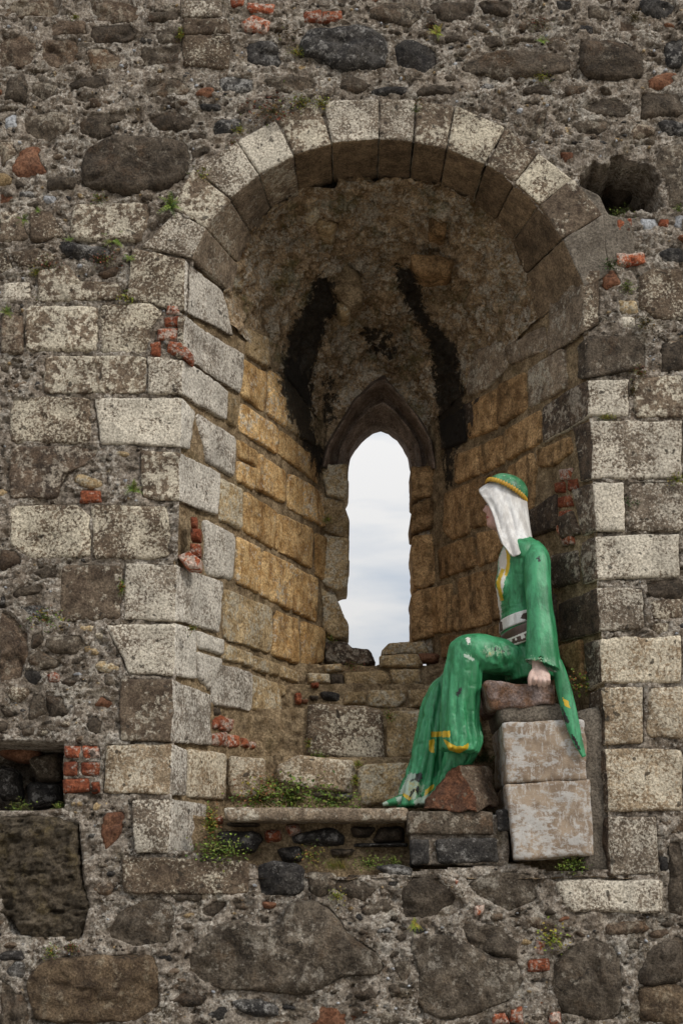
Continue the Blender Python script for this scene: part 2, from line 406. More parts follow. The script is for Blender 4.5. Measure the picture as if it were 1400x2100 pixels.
# ------------------------------------------------------------------ dressed blocks on the wall face
T1, T2, T3, T4, T5, T6 = (0, 0, 2), (700, 0, 2), (0, 700, 2), (700, 700, 2), (0, 1400, 2), (700, 1400, 2)
TL, TS, TC, TR8, TR9, TB, TP = (0, 380, 3.3333), (0, 1150, 3.3333), (420, 1300, 3.1111), (820, 650, 3.2558), (820, 1050, 3.2558), (400, 1620, 3.0435), (0, 0, 1)
ASH = polys('''
a 0,434 36,432 55,470 57,492 0,500
a 62,435 102,430 120,458 138,485 75,495 62,493
p 153,419 300,416 312,434 288,494 156,492 144,482 147,449
a 20,520 75,508 122,525 98,546 40,547
a 0,512 17,518 24,553 0,562
a 80,558 140,546 165,578 245,582 249,613 80,621
p 8,582 60,577 62,612 5,620
a 54,629 200,628 200,721 52,719
a 205,624 312,621 330,642 308,672 303,722 208,723
w 5,648 48,646 46,725 3,724
a 93,731 299,731 299,805 91,807
a 22,813 184,816 187,909 22,907
x 22,917 205,916 200,935 130,975 118,1021 20,1022
a 22,1038 160,1036 185,1060 186,1142 60,1147 20,1115
a 189,1036 340,1038 346,1060 350,1100 345,1140 320,1146 193,1145
p 126,1158 250,1161 247,1269 122,1274
p 372,0 455,0 457,35 372,37
p 375,38 470,41 472,69 375,72
a 375,73 472,73 470,142 375,133
a 1312,565 1335,552 1400,552 1400,660 1350,655 1308,630
p 1296,775 1400,767 1400,854 1302,854
p 1286,991 1400,986 1400,1087 1290,1087
y 1327,1411 1400,1409 1400,1514 1325,1511
p 1135,1811 1160,1806 1357,1806 1357,1871 1165,1869
a 250,1761 330,1760 510,1768 511,1834 400,1834 255,1830
''')
for m, p in ASH: put('ashlar_block', p, FRONT, m, 'ash')
QL = '''
a 270,507 393,533 455,600 480,693 380,640 257,612
p 362,652 379,650 500,728 495,810 377,735 360,732
p 302,731 375,738 468,803 466,866 370,811 302,807
p 190,818 366,815 402,846 388,924 362,918 205,912
p 286,926 360,929 455,973 447,1059 358,1029 290,1024
p 256,1156 356,1159 457,1193 452,1299 352,1274 253,1272
p 217,1281 352,1281 402,1288 405,1395 350,1389 262,1384
p 246,1391 350,1394 434,1426 433,1529 348,1524 244,1519
y 216,1526 348,1529 385,1536 380,1634 346,1631 211,1627
p 271,1641 345,1638 425,1650 418,1753 343,1751 273,1749
'''
def z_at(px, py, plane): return plane.hit(px, py)[2]
for m, p in polys(QL):
    A, B, C, C2, B2, A2 = p
    count[0] += 1; FRONT_POLYS.append([A, B, B2, A2])
    at, a2 = FRONT.hit(*A), FRONT.hit(*A2); ct, c2 = LEFT.hit(*C), LEFT.hit(*C2)
    bt = np.array([XL, 0, z_at(*B, FRONT)]); b2 = np.array([XL, 0, z_at(*B2, FRONT)])
    o = np.array([.006, -.012, 0]); dd = np.array([-.02, .16, 0])
    def four(a, b, c): return [a+o, b+o, c+o, np.array([min(a[0], c[0]-.1), max(c[1], .12), (a[2]+c[2])/2])]
    V, Fc = hex_mesh(four(a2, b2, c2)+four(at, bt, ct), count[0], R=.010, amp=.012)
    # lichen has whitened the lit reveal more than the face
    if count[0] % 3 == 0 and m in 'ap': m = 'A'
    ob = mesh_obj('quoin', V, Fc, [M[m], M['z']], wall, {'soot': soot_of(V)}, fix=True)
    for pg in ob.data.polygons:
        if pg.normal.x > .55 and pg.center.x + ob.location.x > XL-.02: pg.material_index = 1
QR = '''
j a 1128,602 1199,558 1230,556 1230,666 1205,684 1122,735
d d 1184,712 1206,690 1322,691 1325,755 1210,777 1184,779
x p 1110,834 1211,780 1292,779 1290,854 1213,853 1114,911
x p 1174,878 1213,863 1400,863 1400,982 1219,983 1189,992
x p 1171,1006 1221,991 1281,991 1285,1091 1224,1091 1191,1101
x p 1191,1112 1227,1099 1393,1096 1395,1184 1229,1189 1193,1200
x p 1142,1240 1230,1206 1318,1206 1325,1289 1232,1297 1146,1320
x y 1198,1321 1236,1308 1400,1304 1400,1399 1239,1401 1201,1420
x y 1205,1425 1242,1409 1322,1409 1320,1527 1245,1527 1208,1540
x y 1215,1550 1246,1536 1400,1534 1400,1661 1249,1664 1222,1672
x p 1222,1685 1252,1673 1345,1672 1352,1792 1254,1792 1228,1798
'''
for line in QR.strip().splitlines():
    ms, mf, rest = line.split(' ', 2)
    C, B, A, A2, B2, C2 = polys('z '+rest)[0][1]
    count[0] += 1; FRONT_POLYS.append([B, A, A2, B2])
    at, a2 = FRONT.hit(*A), FRONT.hit(*A2); ct, c2 = RIGHT.hit(*C), RIGHT.hit(*C2)
    bt = np.array([XR, 0, z_at(*B, FRONT)]); b2 = np.array([XR, 0, z_at(*B2, FRONT)])
    o = np.array([-.006, -.012, 0])
    def four(a, b, c): return [a+o, b+o, c+o, np.array([max(a[0], c[0]+.1), max(c[1], .12), (a[2]+c[2])/2])]
    V, Fc = hex_mesh(four(a2, b2, c2)+four(at, bt, ct), count[0], R=.010, amp=.012)
    # jamb shade painted into the darker reveal faces, pale lichen on the open face
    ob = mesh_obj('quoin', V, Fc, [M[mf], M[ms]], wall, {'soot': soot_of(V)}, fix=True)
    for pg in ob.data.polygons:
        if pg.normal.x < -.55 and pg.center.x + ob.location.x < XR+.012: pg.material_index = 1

def grid_stone(name, px, plane, mat, hfun, step=.009):
    """A broken face too craggy for the ring builder: a clipped height field with a skirt."""
    uv = plane.uv(px); lo, hi = uv.min(0)-step, uv.max(0)+step
    us, zs = np.arange(lo[0], hi[0], step), np.arange(lo[1], hi[1], step); U, Zz = np.meshgrid(us, zs, indexing='ij')
    g = np.c_[U.ravel(), Zz.ravel()]; q = np.c_[g, np.zeros(len(g))]
    sd_ = sdist(g[:, 0], g[:, 1], uv) + .012*fbm(q, 16, 3, .6, 3.); h_ = np.where(sd_ > 0, hfun(q)*np.clip(sd_/.03, 0, 1)-.02*np.exp(-np.maximum(sd_, 0)/.015), -.08)
    V = plane.pt(g, h_); V = V; f = np.array(grid_faces(len(us), len(zs)))
    f = f[(sd_[f] > -step*1.6).all(1)]; use_ = np.unique(f); re_ = np.full(len(V), -1); re_[use_] = np.arange(len(use_))
    return mesh_obj(name, V[use_], re_[f], M[mat], wall)
# ------------------------------------------------------------------ arch ring
VOUS = '''
p 322,441 362,437 420,471 394,532 293,506
p 352,426 398,349 471,411 421,469
p 401,346 484,294 530,360 473,409
p 487,291 566,249 601,322 532,358
p 570,240 650,214 679,297 603,320
p 665,210 774,205 775,288 682,296
p 779,205 851,208 845,294 778,288
p 856,209 929,219 913,308 849,295
a 933,221 1034,263 993,338 917,309
a 1037,264 1100,316 1053,374 996,340
a 1102,318 1171,368 1106,420 1056,376
c 1172,369 1234,441 1152,492 1107,422
c 1233,443 1246,562 1197,590 1153,494
'''
XC, RAD, ZS = (XL+XR)/2, (XR-XL)/2, FRONT.hit(700, 640)[2]
def inward(p, d):
    k = (p[0]-XC)/RAD; k = max(-1, min(1, k))
    return np.array([p[0]-SPL*d*abs(k)**3*np.sign(k), p[1]+d, p[2]])
for i, (m, p) in enumerate(polys(VOUS)):
    count[0] += 1
    if len(p) == 5: FRONT_POLYS.append(p); p = [p[4], p[0], p[1], p[2], p[3]]; ol, orr, ir, il = p[0], p[2], p[3], p[4]
    else: ol, orr, ir, il = p; FRONT_POLYS.append(p)
    cq = np.mean([il, ir, orr, ol], axis=0); sc_ = lambda q: tuple(cq+(np.array(q)-cq)*1.022)
    if i in (1, 4, 7, 11): m = 'A'
    w = [FRONT.hit(*sc_(q)) for q in (il, ir, orr, ol)]
    o = np.array([0, -.014, 0])
    f = [q+o for q in w]; b = [inward(w[0], .40), inward(w[1], .40), w[2]+[0, .3, 0], w[3]+[0, .3, 0]]
    V, Fc = hex_mesh(f+b, count[0], R=.010, amp=.007, step=.012, fine=.003)
    ob = mesh_obj('voussoir', V, Fc, [M[m], M['f'], M['j']], wall, fix=True)
    cc = np.array([XC, 0, ZS])
    for pg in ob.data.polygons:
        r = np.array(pg.center)+np.array(ob.location)+np.array(wall.location)-cc
        rr = np.array([r[0], r[2]])/max(1e-6, math.hypot(r[0], r[2]))
        if pg.normal.x*rr[0]+pg.normal.z*rr[1] < -.5: pg.material_index = 1 if i > 3 else 2  # undersides coloured darker than the fronts to carry the arch's shade
# cement render patched over the right haunch
for p in ([(1176, 372), (1225, 400), (1245, 440), (1290, 450), (1300, 520), (1245, 545), (1235, 470)],):
    put('render_patch', p, FRONT, 'c', 'ash', .008)
# ------------------------------------------------------------------ rubble on the wall face
R1 = polys('''
w 0,0 255,0 250,70 0,65
w 290,0 620,0 560,80 380,88 295,60
w 210,90 355,85 365,140 215,148
d 370,105 540,95 565,130 530,160 400,185 365,150
w 0,135 100,140 160,200 130,260 0,285
w 175,160 310,155 325,200 300,260 210,280 170,230
w 345,200 440,195 495,245 485,280 380,285
d 575,195 735,185 735,265 580,270
d 640,125 735,115 738,175 645,180
d 30,320 95,300 115,350 100,415 20,405
d 130,340 190,325 240,345 225,390 180,415 135,385
d 280,340 420,295 450,350 400,365 300,360
d 560,370 600,330 720,320 790,360 770,380 620,400
k 890,320 960,305 1040,320 1030,370 910,375
d 1080,320 1200,310 1300,325 1290,360 1190,380 1090,350
k 1010,165 1130,170 1155,260 1090,275 1010,250
k 1230,160 1260,120 1400,115 1500,100 1590,160 1585,280 1400,290 1290,240 1220,230
d 95,470 200,450 275,460 280,530 220,565 150,570 95,530
d 325,500 380,465 510,465 530,490 450,510 455,550 400,565 330,540
d 600,480 700,450 800,490 770,530 650,535
k 865,520 900,490 985,490 990,530 870,560
k 820,420 900,425 905,450 830,445
d 970,430 1020,420 1030,460 970,465
k 1030,425 1075,420 1075,440 1035,445
d 335,700 350,620 400,580 480,558 600,556 750,580 785,640 770,710 700,765 600,782 510,792 350,765
r 45,700 85,610 160,600 165,660 205,710 80,730
w 0,580 55,580 75,630 0,690
d 780,620 850,600 865,625 790,655
s 180,800 230,805 220,835 180,825
r 0,790 60,800 40,830 0,840
s 15,480 65,460 70,520 20,525
d 0,430 80,435 60,450 0,455
d 770,540 850,545 850,575 780,570
d 600,60 720,40 735,80 610,95
''', *T1)
R2 = polys('''
d 115,40 190,10 330,10 320,70 270,100 120,70
k 215,180 270,165 390,200 400,260 340,300 220,270
d 580,150 650,140 665,180 590,190
d 660,160 780,145 800,165 680,180
d 500,260 600,215 780,205 930,230 940,290 800,320 640,320 500,290
d 975,170 1140,170 1240,230 1235,320 1010,325 970,260
k 120,370 200,350 275,360 270,385 140,390
d 300,370 370,350 470,355 460,385 310,395
d 735,370 830,340 870,385 760,390
d 915,350 1020,345 1000,380 930,385
d 970,440 1010,405 1130,400 1190,440 1160,475 1050,470
d 950,510 980,490 1090,490 1110,510 1060,555 970,550
d 610,440 650,430 690,480 640,495 610,470
d 750,500 800,460 845,450 840,540 810,570 755,550
d 1225,380 1400,370 1400,470 1220,490
d 1310,610 1400,590 1400,850 1335,850 1340,760 1285,680
k 1325,170 1400,150 1400,270 1340,270
d 330,0 560,0 540,60 420,90
k 1290,1040 1340,1015 1400,1020 1400,1075 1320,1070
s 1230,890 1290,890 1300,920 1260,945 1230,920
s 1365,880 1400,880 1400,935 1365,925
r 900,620 950,620 950,650 910,660
r 1065,1120 1115,1105 1150,1165 1080,1185
t 1130,1230 1210,1230 1215,1290 1140,1280
p 1140,1295 1200,1300 1210,1350 1150,1350
d 560,0 700,0 690,60 590,50
d 1000,20 1100,30 1090,80 1010,75
k 870,0 950,0 940,40 890,45
d 1310,1400 1400,1395 1400,1520 1305,1530
''', *T2)
R3 = polys('''
d 210,80 330,40 400,60 395,115 300,125
d 75,230 130,180 290,165 300,200 200,230 100,255
k 120,300 280,310 350,340 300,390 190,370
w 0,330 80,340 200,480 190,640 150,800 0,830
d 320,520 560,510 575,550 500,635 380,630 310,580
d 200,650 270,620 400,680 380,720 290,735 200,690
k 160,730 250,750 295,800 240,855 170,810
d 410,830 470,800 530,830 480,870
d 720,790 760,780 785,830 770,865 720,840
d 185,1080 220,940 295,905 330,1045 200,1095
d 305,915 430,920 465,1050 345,1070
r 640,990 700,920 770,970 740,1000
d 580,1120 650,1045 705,1110 670,1200 600,1170
d 150,1160 230,1130 240,1190 160,1200
d 490,670 570,650 540,710 480,710
k 0,230 40,240 45,290 0,300
d 215,500 290,480 300,560 215,600
w 0,-80 120,-70 150,20 0,60
d 0,1010 60,1010 90,1050 40,1065
''', *TS)
R4 = polys('''
r 430,535 510,530 490,640 430,695 415,620
B 440,1020 480,940 620,875 700,900 715,960 700,1060 560,1090 450,1050
o 120,1190 230,1130 520,1115 640,1120 660,1330 560,1390 160,1400 115,1280
d 0,1200 50,1250 120,1340 100,1420 0,1420
k 20,1190 60,1140 105,1150 100,1210 40,1205
k 0,1110 90,1095 105,1135 0,1140
d 700,870 825,865 830,895 720,890
''', *T5)
R5 = polys('''
d -15,330 95,275 170,265 285,265 345,275 370,255 565,262 575,230 750,225 830,262 890,300 915,355 1050,430 1130,500 1190,580 1120,650 960,640 850,700 680,750 531,765 380,742 180,730 20,700 -30,660 -55,520
k 385,480 500,450 680,490 680,600 620,665 400,655 380,560
d 695,520 870,520 860,600 770,668 710,620
d 890,570 1000,540 1140,620 1060,690 960,670 880,620
k 1190,570 1280,570 1250,605 1200,600
k 1125,480 1230,465 1350,490 1350,530 1220,530
d 30,740 120,690 200,690 200,730 110,800 50,790
r 420,700 510,705 490,735 430,730
d 1250,1080 1330,1070 1350,1180 1290,1215 1255,1150
d 1205,1220 1260,1210 1290,1270 1220,1300
k 1120,870 1220,850 1230,890 1130,900
d 0,645 45,650 40,690 0,700
''', *TB)
R5[0] = ('B', [(385, 1962), (420, 1920), (455, 1896), (497, 1886), (520, 1904), (555, 1902), (584, 1893), (588, 1852), (650, 1848), (678, 1860), (700, 1890), (712, 1915), (768, 1949), (791, 1985), (768, 2000), (715, 1994), (679, 2018), (623, 2040), (531, 2034), (459, 2027), (407, 2011), (388, 1990)])
R6 = polys('''
B 240,860 290,800 370,780 520,910 450,970 260,965
B 515,820 610,785 770,780 810,890 690,945 550,870
B 275,1060 380,1040 490,1050 520,1082 640,1136 720,1145 750,1230 690,1310 430,1390 310,1340 320,1170
B 490,1000 640,995 720,1070 720,1130 640,1125 530,1072
B 880,1150 920,1090 1030,1050 1120,1080 1150,1170 1150,1390 900,1360 860,1230
B 1215,1200 1270,1080 1400,1040 1400,1235 1220,1240
o 1215,1245 1400,1240 1400,1400 1220,1390
d 1340,650 1400,640 1400,960 1345,940
k 1305,710 1335,715 1340,770 1310,770
''', *T6)
R7 = polys('''
d 1322,1191 1400,1182 1400,1224 1330,1224
a 1334,1231 1400,1228 1400,1268 1338,1272
a 1337,1276 1375,1275 1370,1298 1340,1296
a 1366,700 1400,698 1400,760 1362,762
''')
for L in (R1, R2, R3, R4, R5, R6, R7):
    for m, p in L: put('rubble_stone', p, FRONT, m, 'rub')
grid_stone('porous_stone', [(-30, 1673), (65, 1668), (120, 1672), (165, 1690), (160, 1750), (174, 1815), (190, 1862), (176, 1905), (160, 1930), (90, 1936), (40, 1918), (22, 1880), (-30, 1884)], depth(.004), 'q', lambda q: .022 + .045*fbm(q*np.array([.7, 1.4, 1]), 9, 5, .65, 3.) - .070*np.clip(fbm(q*np.array([.6, 1.7, 1]), 19, 4, .65, 5.)-.0, 0, 1) + .020*fbm(q, 42, 3, .6, 6.))
FRONT_POLYS.append([(0, 1673), (65, 1668), (163, 1686), (170, 1815), (185, 1860), (170, 1925), (30, 1920), (0, 1870)])
BR = polys('''
b 505,5 565,10 560,32 505,20
b 493,47 520,30 555,45 545,67 505,60
b 472,0 502,0 500,12 475,15
b 622,25 660,20 660,47 625,45
b 660,25 700,22 700,42 660,45
b 165,1007 208,1007 208,1030 164,1031
b 392,1060 403,1061 403,1081 393,1080
b 392,1084 411,1085 410,1107 393,1105
b 391,1115 410,1116 410,1139 392,1140
b 365,1140 390,1130 412,1150 410,1168 385,1165
b 343,627 369,628 368,645 342,643
b 336,652 368,648 368,671 340,668
b 325,675 368,673 366,697 324,696
b 308,705 328,700 330,731 310,731
b 345,700 372,702 395,728 392,744 368,730 343,722
b 132,1530 165,1531 163,1555 135,1552
b 169,1531 207,1528 208,1555 173,1555
b 131,1564 160,1562 159,1590 131,1590
b 168,1564 205,1562 205,1592 168,1589
b 129,1598 182,1595 185,1620 131,1626
b 188,1605 205,1603 206,1626 190,1626
b 1262,450 1295,447 1292,478 1265,478
b 1260,520 1320,517 1325,540 1265,545
b 1350,450 1370,450 1368,468 1350,465
b 1082,1970 1125,1965 1125,1990 1082,1992
b 972,1860 993,1855 990,1873 975,1878
b 1045,2070 1070,2062 1072,2100 1045,2095
b 1010,2080 1035,2075 1045,2100 1010,2100
b 1127,2077 1147,2075 1150,2100 1127,2098
b 96,1384 111,1378 121,1384 120,1396 102,1399
b 1100,1930 1118,1932 1112,1958 1098,1952
b 1175,443 1205,438 1203,452 1178,455
b 930,1803 940,1805 935,1818
''')
for m, p in BR: put('brick', p, FRONT, m, 'ash', .014, step=.007, rough=.006)

# ------------------------------------------------------------------ recess: side walls
SPLL = polys('''
t 507,670 551,692 551,759 505,727
g 500,735 550,763 546,846 495,814
g 553,757 583,777 590,879 550,851
t 586,772 642,850 654,919 593,881
x 590,690 640,770 660,860 640,845 588,768
g 496,823 572,876 570,934 487,880
t 471,805 494,822 485,879 467,866
g 574,878 650,942 657,994 572,934
g 488,901 528,926 526,958 491,939
g 488,943 526,961 523,1007 488,988
g 530,928 590,965 587,1034 525,1004
g 592,969 667,1011 666,1085 590,1042
t 454,978 497,1000 496,1089 450,1066
g 500,1006 567,1049 563,1126 498,1089
g 569,1051 645,1084 642,1169 565,1126
g 646,1093 690,1108 690,1208 650,1180
g 488,1098 538,1124 532,1221 486,1194
g 541,1126 601,1159 599,1254 534,1221
g 604,1161 655,1186 652,1277 602,1256
t 461,1206 561,1246 557,1342 463,1311
g 566,1251 616,1269 614,1364 560,1344
g 620,1271 668,1289 664,1360 619,1369
t 463,1319 521,1341 521,1371 462,1354
t 523,1343 552,1353 551,1384 523,1374
t 554,1354 575,1361 574,1389 554,1384
t 577,1363 619,1381 617,1404 577,1391
p 434,1355 514,1377 517,1459 437,1444
t 517,1380 574,1401 579,1472 521,1460
p 403,846 484,896 482,979 426,949
p 418,1063 486,1096 481,1191 425,1179
p 403,1290 458,1312 458,1345 408,1330
p 406,1335 458,1350 432,1418 408,1392
y 387,1535 464,1544 464,1644 384,1634
t 577,1402 600,1413 594,1428 577,1428
t 581,1446 625,1450 626,1463 600,1466
''')
for m, p in SPLL: put('reveal_block', p, LEFT, 'z' if m == 'p' else m, 'ash', .010, grow=-.0008)
for m, p in polys('''
b 60,550 100,530 100,600 60,600
b 105,520 180,550 170,620 105,610
b 45,640 150,630 150,720 45,700
b 160,645 220,650 220,715 160,720
b 235,665 280,670 280,725 240,715
b 300,690 345,690 330,730 300,725
''', *TC): put('brick', p, LEFT, m, 'ash', .010, step=.007, rough=.006)
for m, p in polys('''
k 370,600 450,620 480,690 450,740 380,700
k 540,650 620,660 610,780 540,780
k 440,560 600,600 625,645 450,590
d 60,470 110,475 120,510 70,515
''', *TC): put('rubble_stone', p, LEFT, m, 'rub')
SPLR = polys('''
j 1033,712 1115,668 1120,716 1042,751
j 961,721 1030,698 1040,751 998,796 957,814
j 1078,757 1155,712 1161,796 1082,840
u 1021,789 1075,761 1079,840 1021,876
u 956,826 1017,795 1018,879 959,901
u 1033,884 1106,838 1111,907 1036,947
u 980,915 1031,891 1032,950 983,974
u 933,930 978,915 981,974 932,993
u 1036,958 1090,926 1098,957 1091,1044 1066,1054
u 1098,922 1166,893 1172,926 1133,957 1102,957
u 965,986 1034,961 1050,1050 1000,1078 966,1085
u 912,1010 961,989 964,1092 925,1109 908,1089
u 894,1125 972,1097 973,1163 895,1190
u 978,1094 1016,1084 1032,1111 1016,1151 978,1163
u 941,1186 1003,1165 1006,1279 944,1295
u 1006,1172 1030,1165 1040,1265 1009,1274
u 927,1220 937,1217 939,1295 927,1295
u 985,1294 1020,1278 1022,1312 990,1318
x 1128,1140 1182,1128 1185,1196 1131,1209
x 1090,1148 1124,1140 1127,1212 1095,1230
u 1140,1327 1192,1309 1194,1402 1156,1364
x 1052,1063 1140,1010 1140,1085 1070,1110
u 905,1305 980,1295 985,1340 905,1350
x 1060,1240 1136,1215 1140,1320 1062,1330
u 1030,1130 1088,1120 1090,1230 1032,1250
x 1142,1060 1170,1045 1188,1095 1150,1110
x 950,830 985,812 988,880 955,900
x 900,865 950,835 955,905 905,925
u 880,1205 925,1196 926,1296 882,1303
''')
for m, p in SPLR: put('reveal_block', p, RIGHT, m, 'ash', .010, grow=.0)
for m, p in polys('''
b 1060,1020 1140,1010 1130,1080 1070,1090
b 1030,1110 1090,1100 1090,1170 1030,1170
b 1050,1210 1130,1190 1150,1260 1050,1270
b 1060,1300 1130,1290 1140,1350 1060,1360
b 1115,1090 1180,1080 1180,1150 1120,1160
b 1040,1395 1110,1375 1120,1445 1050,1455
b 1060,1475 1140,1455 1150,1515 1080,1525
''', *TR8): put('brick', p, RIGHT, m, 'ash', .008, step=.007, rough=.006)

# ------------------------------------------------------------------ recess: window jambs on the rear face
REAR = depth(1.44)
for m, p in polys('''
t 660,948 712,952 714,1000 704,1021 668,1014
t 662,1020 702,1030 714,1067 712,1103 664,1088
t 664,1095 714,1107 712,1205 690,1212 658,1195
t 656,1207 683,1220 697,1248 713,1285 712,1311 684,1311 662,1286
x 666,1318 709,1316 722,1331 754,1335 768,1359 700,1362 669,1356
u 844,957 889,957 897,994 894,1015 845,1025
u 845,1034 891,1022 898,1077 880,1086 844,1092
u 845,1099 892,1094 895,1194 869,1206 845,1197
u 845,1222 866,1207 926,1197 928,1297 845,1315
t 782,1336 796,1321 870,1316 882,1340 782,1344
'''):
    poly = p; count[0] += 1
    V, Fc = stone_mesh(REAR.uv(p), REAR, count[0], 'ash', .012, back=.28, jag=2.2)
    mesh_obj('jamb_stone', V, Fc, M[m], wall, {'soot': soot_of(V)})

# ------------------------------------------------------------------ stepped sill
for d, rows in ((1.12, '''
t 655,250 790,255 800,310 660,320
t 885,250 1130,235 1190,300 1170,335 900,342
t 1180,230 1370,225 1385,320 1250,345 1195,300
t 750,200 870,190 880,235 770,245
t 1115,140 1360,130 1390,190 1370,215 1115,210
r 1360,125 1495,125 1485,170 1375,175
d 795,262 880,258 885,335 808,330
'''), (.98, '''
t 1045,365 1280,360 1280,430 1220,475 1040,462
t 1295,355 1400,355 1470,360 1470,480 1300,472
b 575,375 610,375 617,440 580,440
k 745,370 860,380 850,430 750,410
t 905,372 1030,370 1025,450 885,450
d 670,395 720,395 715,415 680,418
r 620,420 655,420 650,437 625,437
b 680,315 720,310 720,335 680,338
'''), (.70, '''
a 655,460 700,450 1010,465 1130,490 1140,790 1110,808 650,772 650,650
t 1162,510 1220,495 1500,495 1500,800 1160,790
t 1520,480 1760,470 1770,800 1515,800
t 1500,370 1700,370 1700,470 1500,470
'''), (.45, '''
y 150,785 390,795 375,1060 155,1040
y 460,850 600,775 940,810 960,860 940,1010 680,990 460,940
t 978,862 1030,832 1310,820 1330,1085 1000,1085 982,1000
d 690,1010 830,1010 830,1050 690,1045
k 840,1020 935,1020 935,1050 840,1052
t 1380,850 1700,850 1720,1080 1370,1085
''')):
    for m, p in polys(rows, *TC):
        put({'b': 'brick'}.get(m, 'sill_stone'), p, depth(d), m, 'rub' if m in 'bkdr' else 'ash', .02)
UNDER = depth(.16)
for m, p in polys('''
k 150,270 390,262 410,310 360,385 240,385 160,340
k 600,290 850,235 925,290 920,345 620,330
k 515,370 660,350 670,440 560,450
d 840,370 1000,370 960,410 860,420
d 970,230 1130,230 1080,290 985,290
d 1150,240 1300,235 1300,330 1100,330
d 200,205 400,210 395,225 210,222
k 990,335 1320,335 1320,350 990,350
''', *TB): put('rubble_stone', p, UNDER, m, 'rub', .05)
for m, p in polys('''
b 435,262 530,250 535,310 445,325
b 565,225 630,212 660,260 590,285
b 130,175 165,165 170,205 135,210
''', *TB): put('brick', p, UNDER, m, 'rub', .06, step=.008)
def px_hex(front, d0, d1, proud=0):
    w = [depth(d0).hit(*q) for q in front]; b = [np.array([q[0], d1, q[2]]) for q in w]
    return w + b
for mt, p, d0, d1 in (('j', [(466, 1684), (836, 1683), (836, 1656), (460, 1656)], .0, .44),):
    count[0] += 1; V, Fc = hex_mesh(px_hex(p, d0, d1), count[0], R=.012, amp=.008)
    tag(mesh_obj('ledge_slab', V, Fc, M[mt], wall, fix=True), 'long thin stone slab laid across the foot of the recess')
count[0] += 1; V, Fc = hex_mesh(px_hex([(846, 1776), (1042, 1772), (1044, 1668), (842, 1668)], .012, .3), count[0], R=.01, amp=.02, fine=.006); mesh_obj('plinth_mortar', V, Fc, M['m'], wall, fix=True)
for mt, p in (('d', [(836, 1711), (1011, 1709), (1011, 1663), (835, 1663)]), ('k', [(1020, 1706), (1046, 1704), (1044, 1659), (1017, 1661)]),
              ('k', [(844, 1774), (882, 1772), (881, 1721), (842, 1722)]), ('k', [(898, 1771), (1024, 1768), (1020, 1718), (894, 1721)])):
    count[0] += 1; V, Fc = hex_mesh(px_hex(p, -.01, .3), count[0], R=.010, amp=.010, fine=.005)
    mesh_obj('plinth_block', V, Fc, M[mt], wall, fix=True); FRONT_POLYS.append(p)

# ------------------------------------------------------------------ mortar face with the recess and two putlog holes
def axis(lo, hi, a, b, fine, coarse): return np.unique(np.r_[np.arange(lo, a, coarse), np.arange(a, b, fine), np.arange(b, hi+coarse, coarse)])
gx = axis(-3.0, 3.0, -1.72, 1.72, .0078, .05); gz = axis(-.1, 7.2, 1.1, 6.1, .0078, .05)
X, Z = np.meshgrid(gx, gz, indexing='ij'); P = np.c_[X.ravel(), np.zeros(X.size), Z.ravel()]
qx, qy = to_px(P)
OPEN = [(350, 1744), (372, 760), (383, 640), (394, 560), (425, 470), (500, 390), (600, 322), (680, 295), (780, 290), (850, 295), (930, 315), (1010, 352), (1085, 412), (1140, 480), (1180, 560), (1197, 640),
        (1222, 1100), (1243, 1500), (1250, 1785), (1130, 1790), (1060, 1772), (985, 1778), (845, 1788), (770, 1795), (680, 1800), (620, 1790), (520, 1775), (440, 1755)]
OPEN = [(787+(x-787)*1.018, 640+(y-640)*1.022) if y < 640 else (x, y) for x, y in OPEN]
h = -.006 + .024*fbm(P, 5, 4, .55, 1.) + .022*fbm(P, 17, 4, .62, 2.) + .010*ridged(P*np.array([1, 1, 1.6]), 26, 3, 3.) + .006*fbm(P, 75, 2, .6, 4.)
h -= .034*np.clip(fbm(P*np.array([1, 1, 1.7]), 24, 4, .65, 6.)-.16, 0, 1)*2.2
for pl_ in FRONT_POLYS:                                   # the bed lies behind every stone it holds, lapping only the rims
    q = np.array(pl_); lo, hi = q.min(0)-4, q.max(0)+4
    m = (qx > lo[0]) & (qx < hi[0]) & (qy > lo[1]) & (qy < hi[1])
    sd_ = sdist(qx[m], qy[m], pl_); t_ = np.clip(sd_/6-.1-(.45 if len(q) > 6 and np.prod(np.ptp(q, axis=0)) > 12000 else .7)*np.clip(fbm(P[m], 13, 3, .6, 33.), 0, 1), 0, 1); h[m] = h[m]*(1-t_) - .035*t_
for H, dp in (([(1185, 365), (1215, 335), (1260, 322), (1310, 325), (1345, 350), (1365, 390), (1360, 430), (1340, 440), (1250, 438), (1235, 415)], .34), ([(-300, 1522), (-100, 1517), (128, 1522), (130, 1655), (70, 1662), (-300, 1660)], .42)):
    s = sdist(qx, qy, H) + 26*fbm(P, 8, 4, .6, 44.)*(dp < .4); h -= dp*1.25*np.clip(s/9, 0, 1)*(1+.35*fbm(P, 9, 3, .5, 7.))
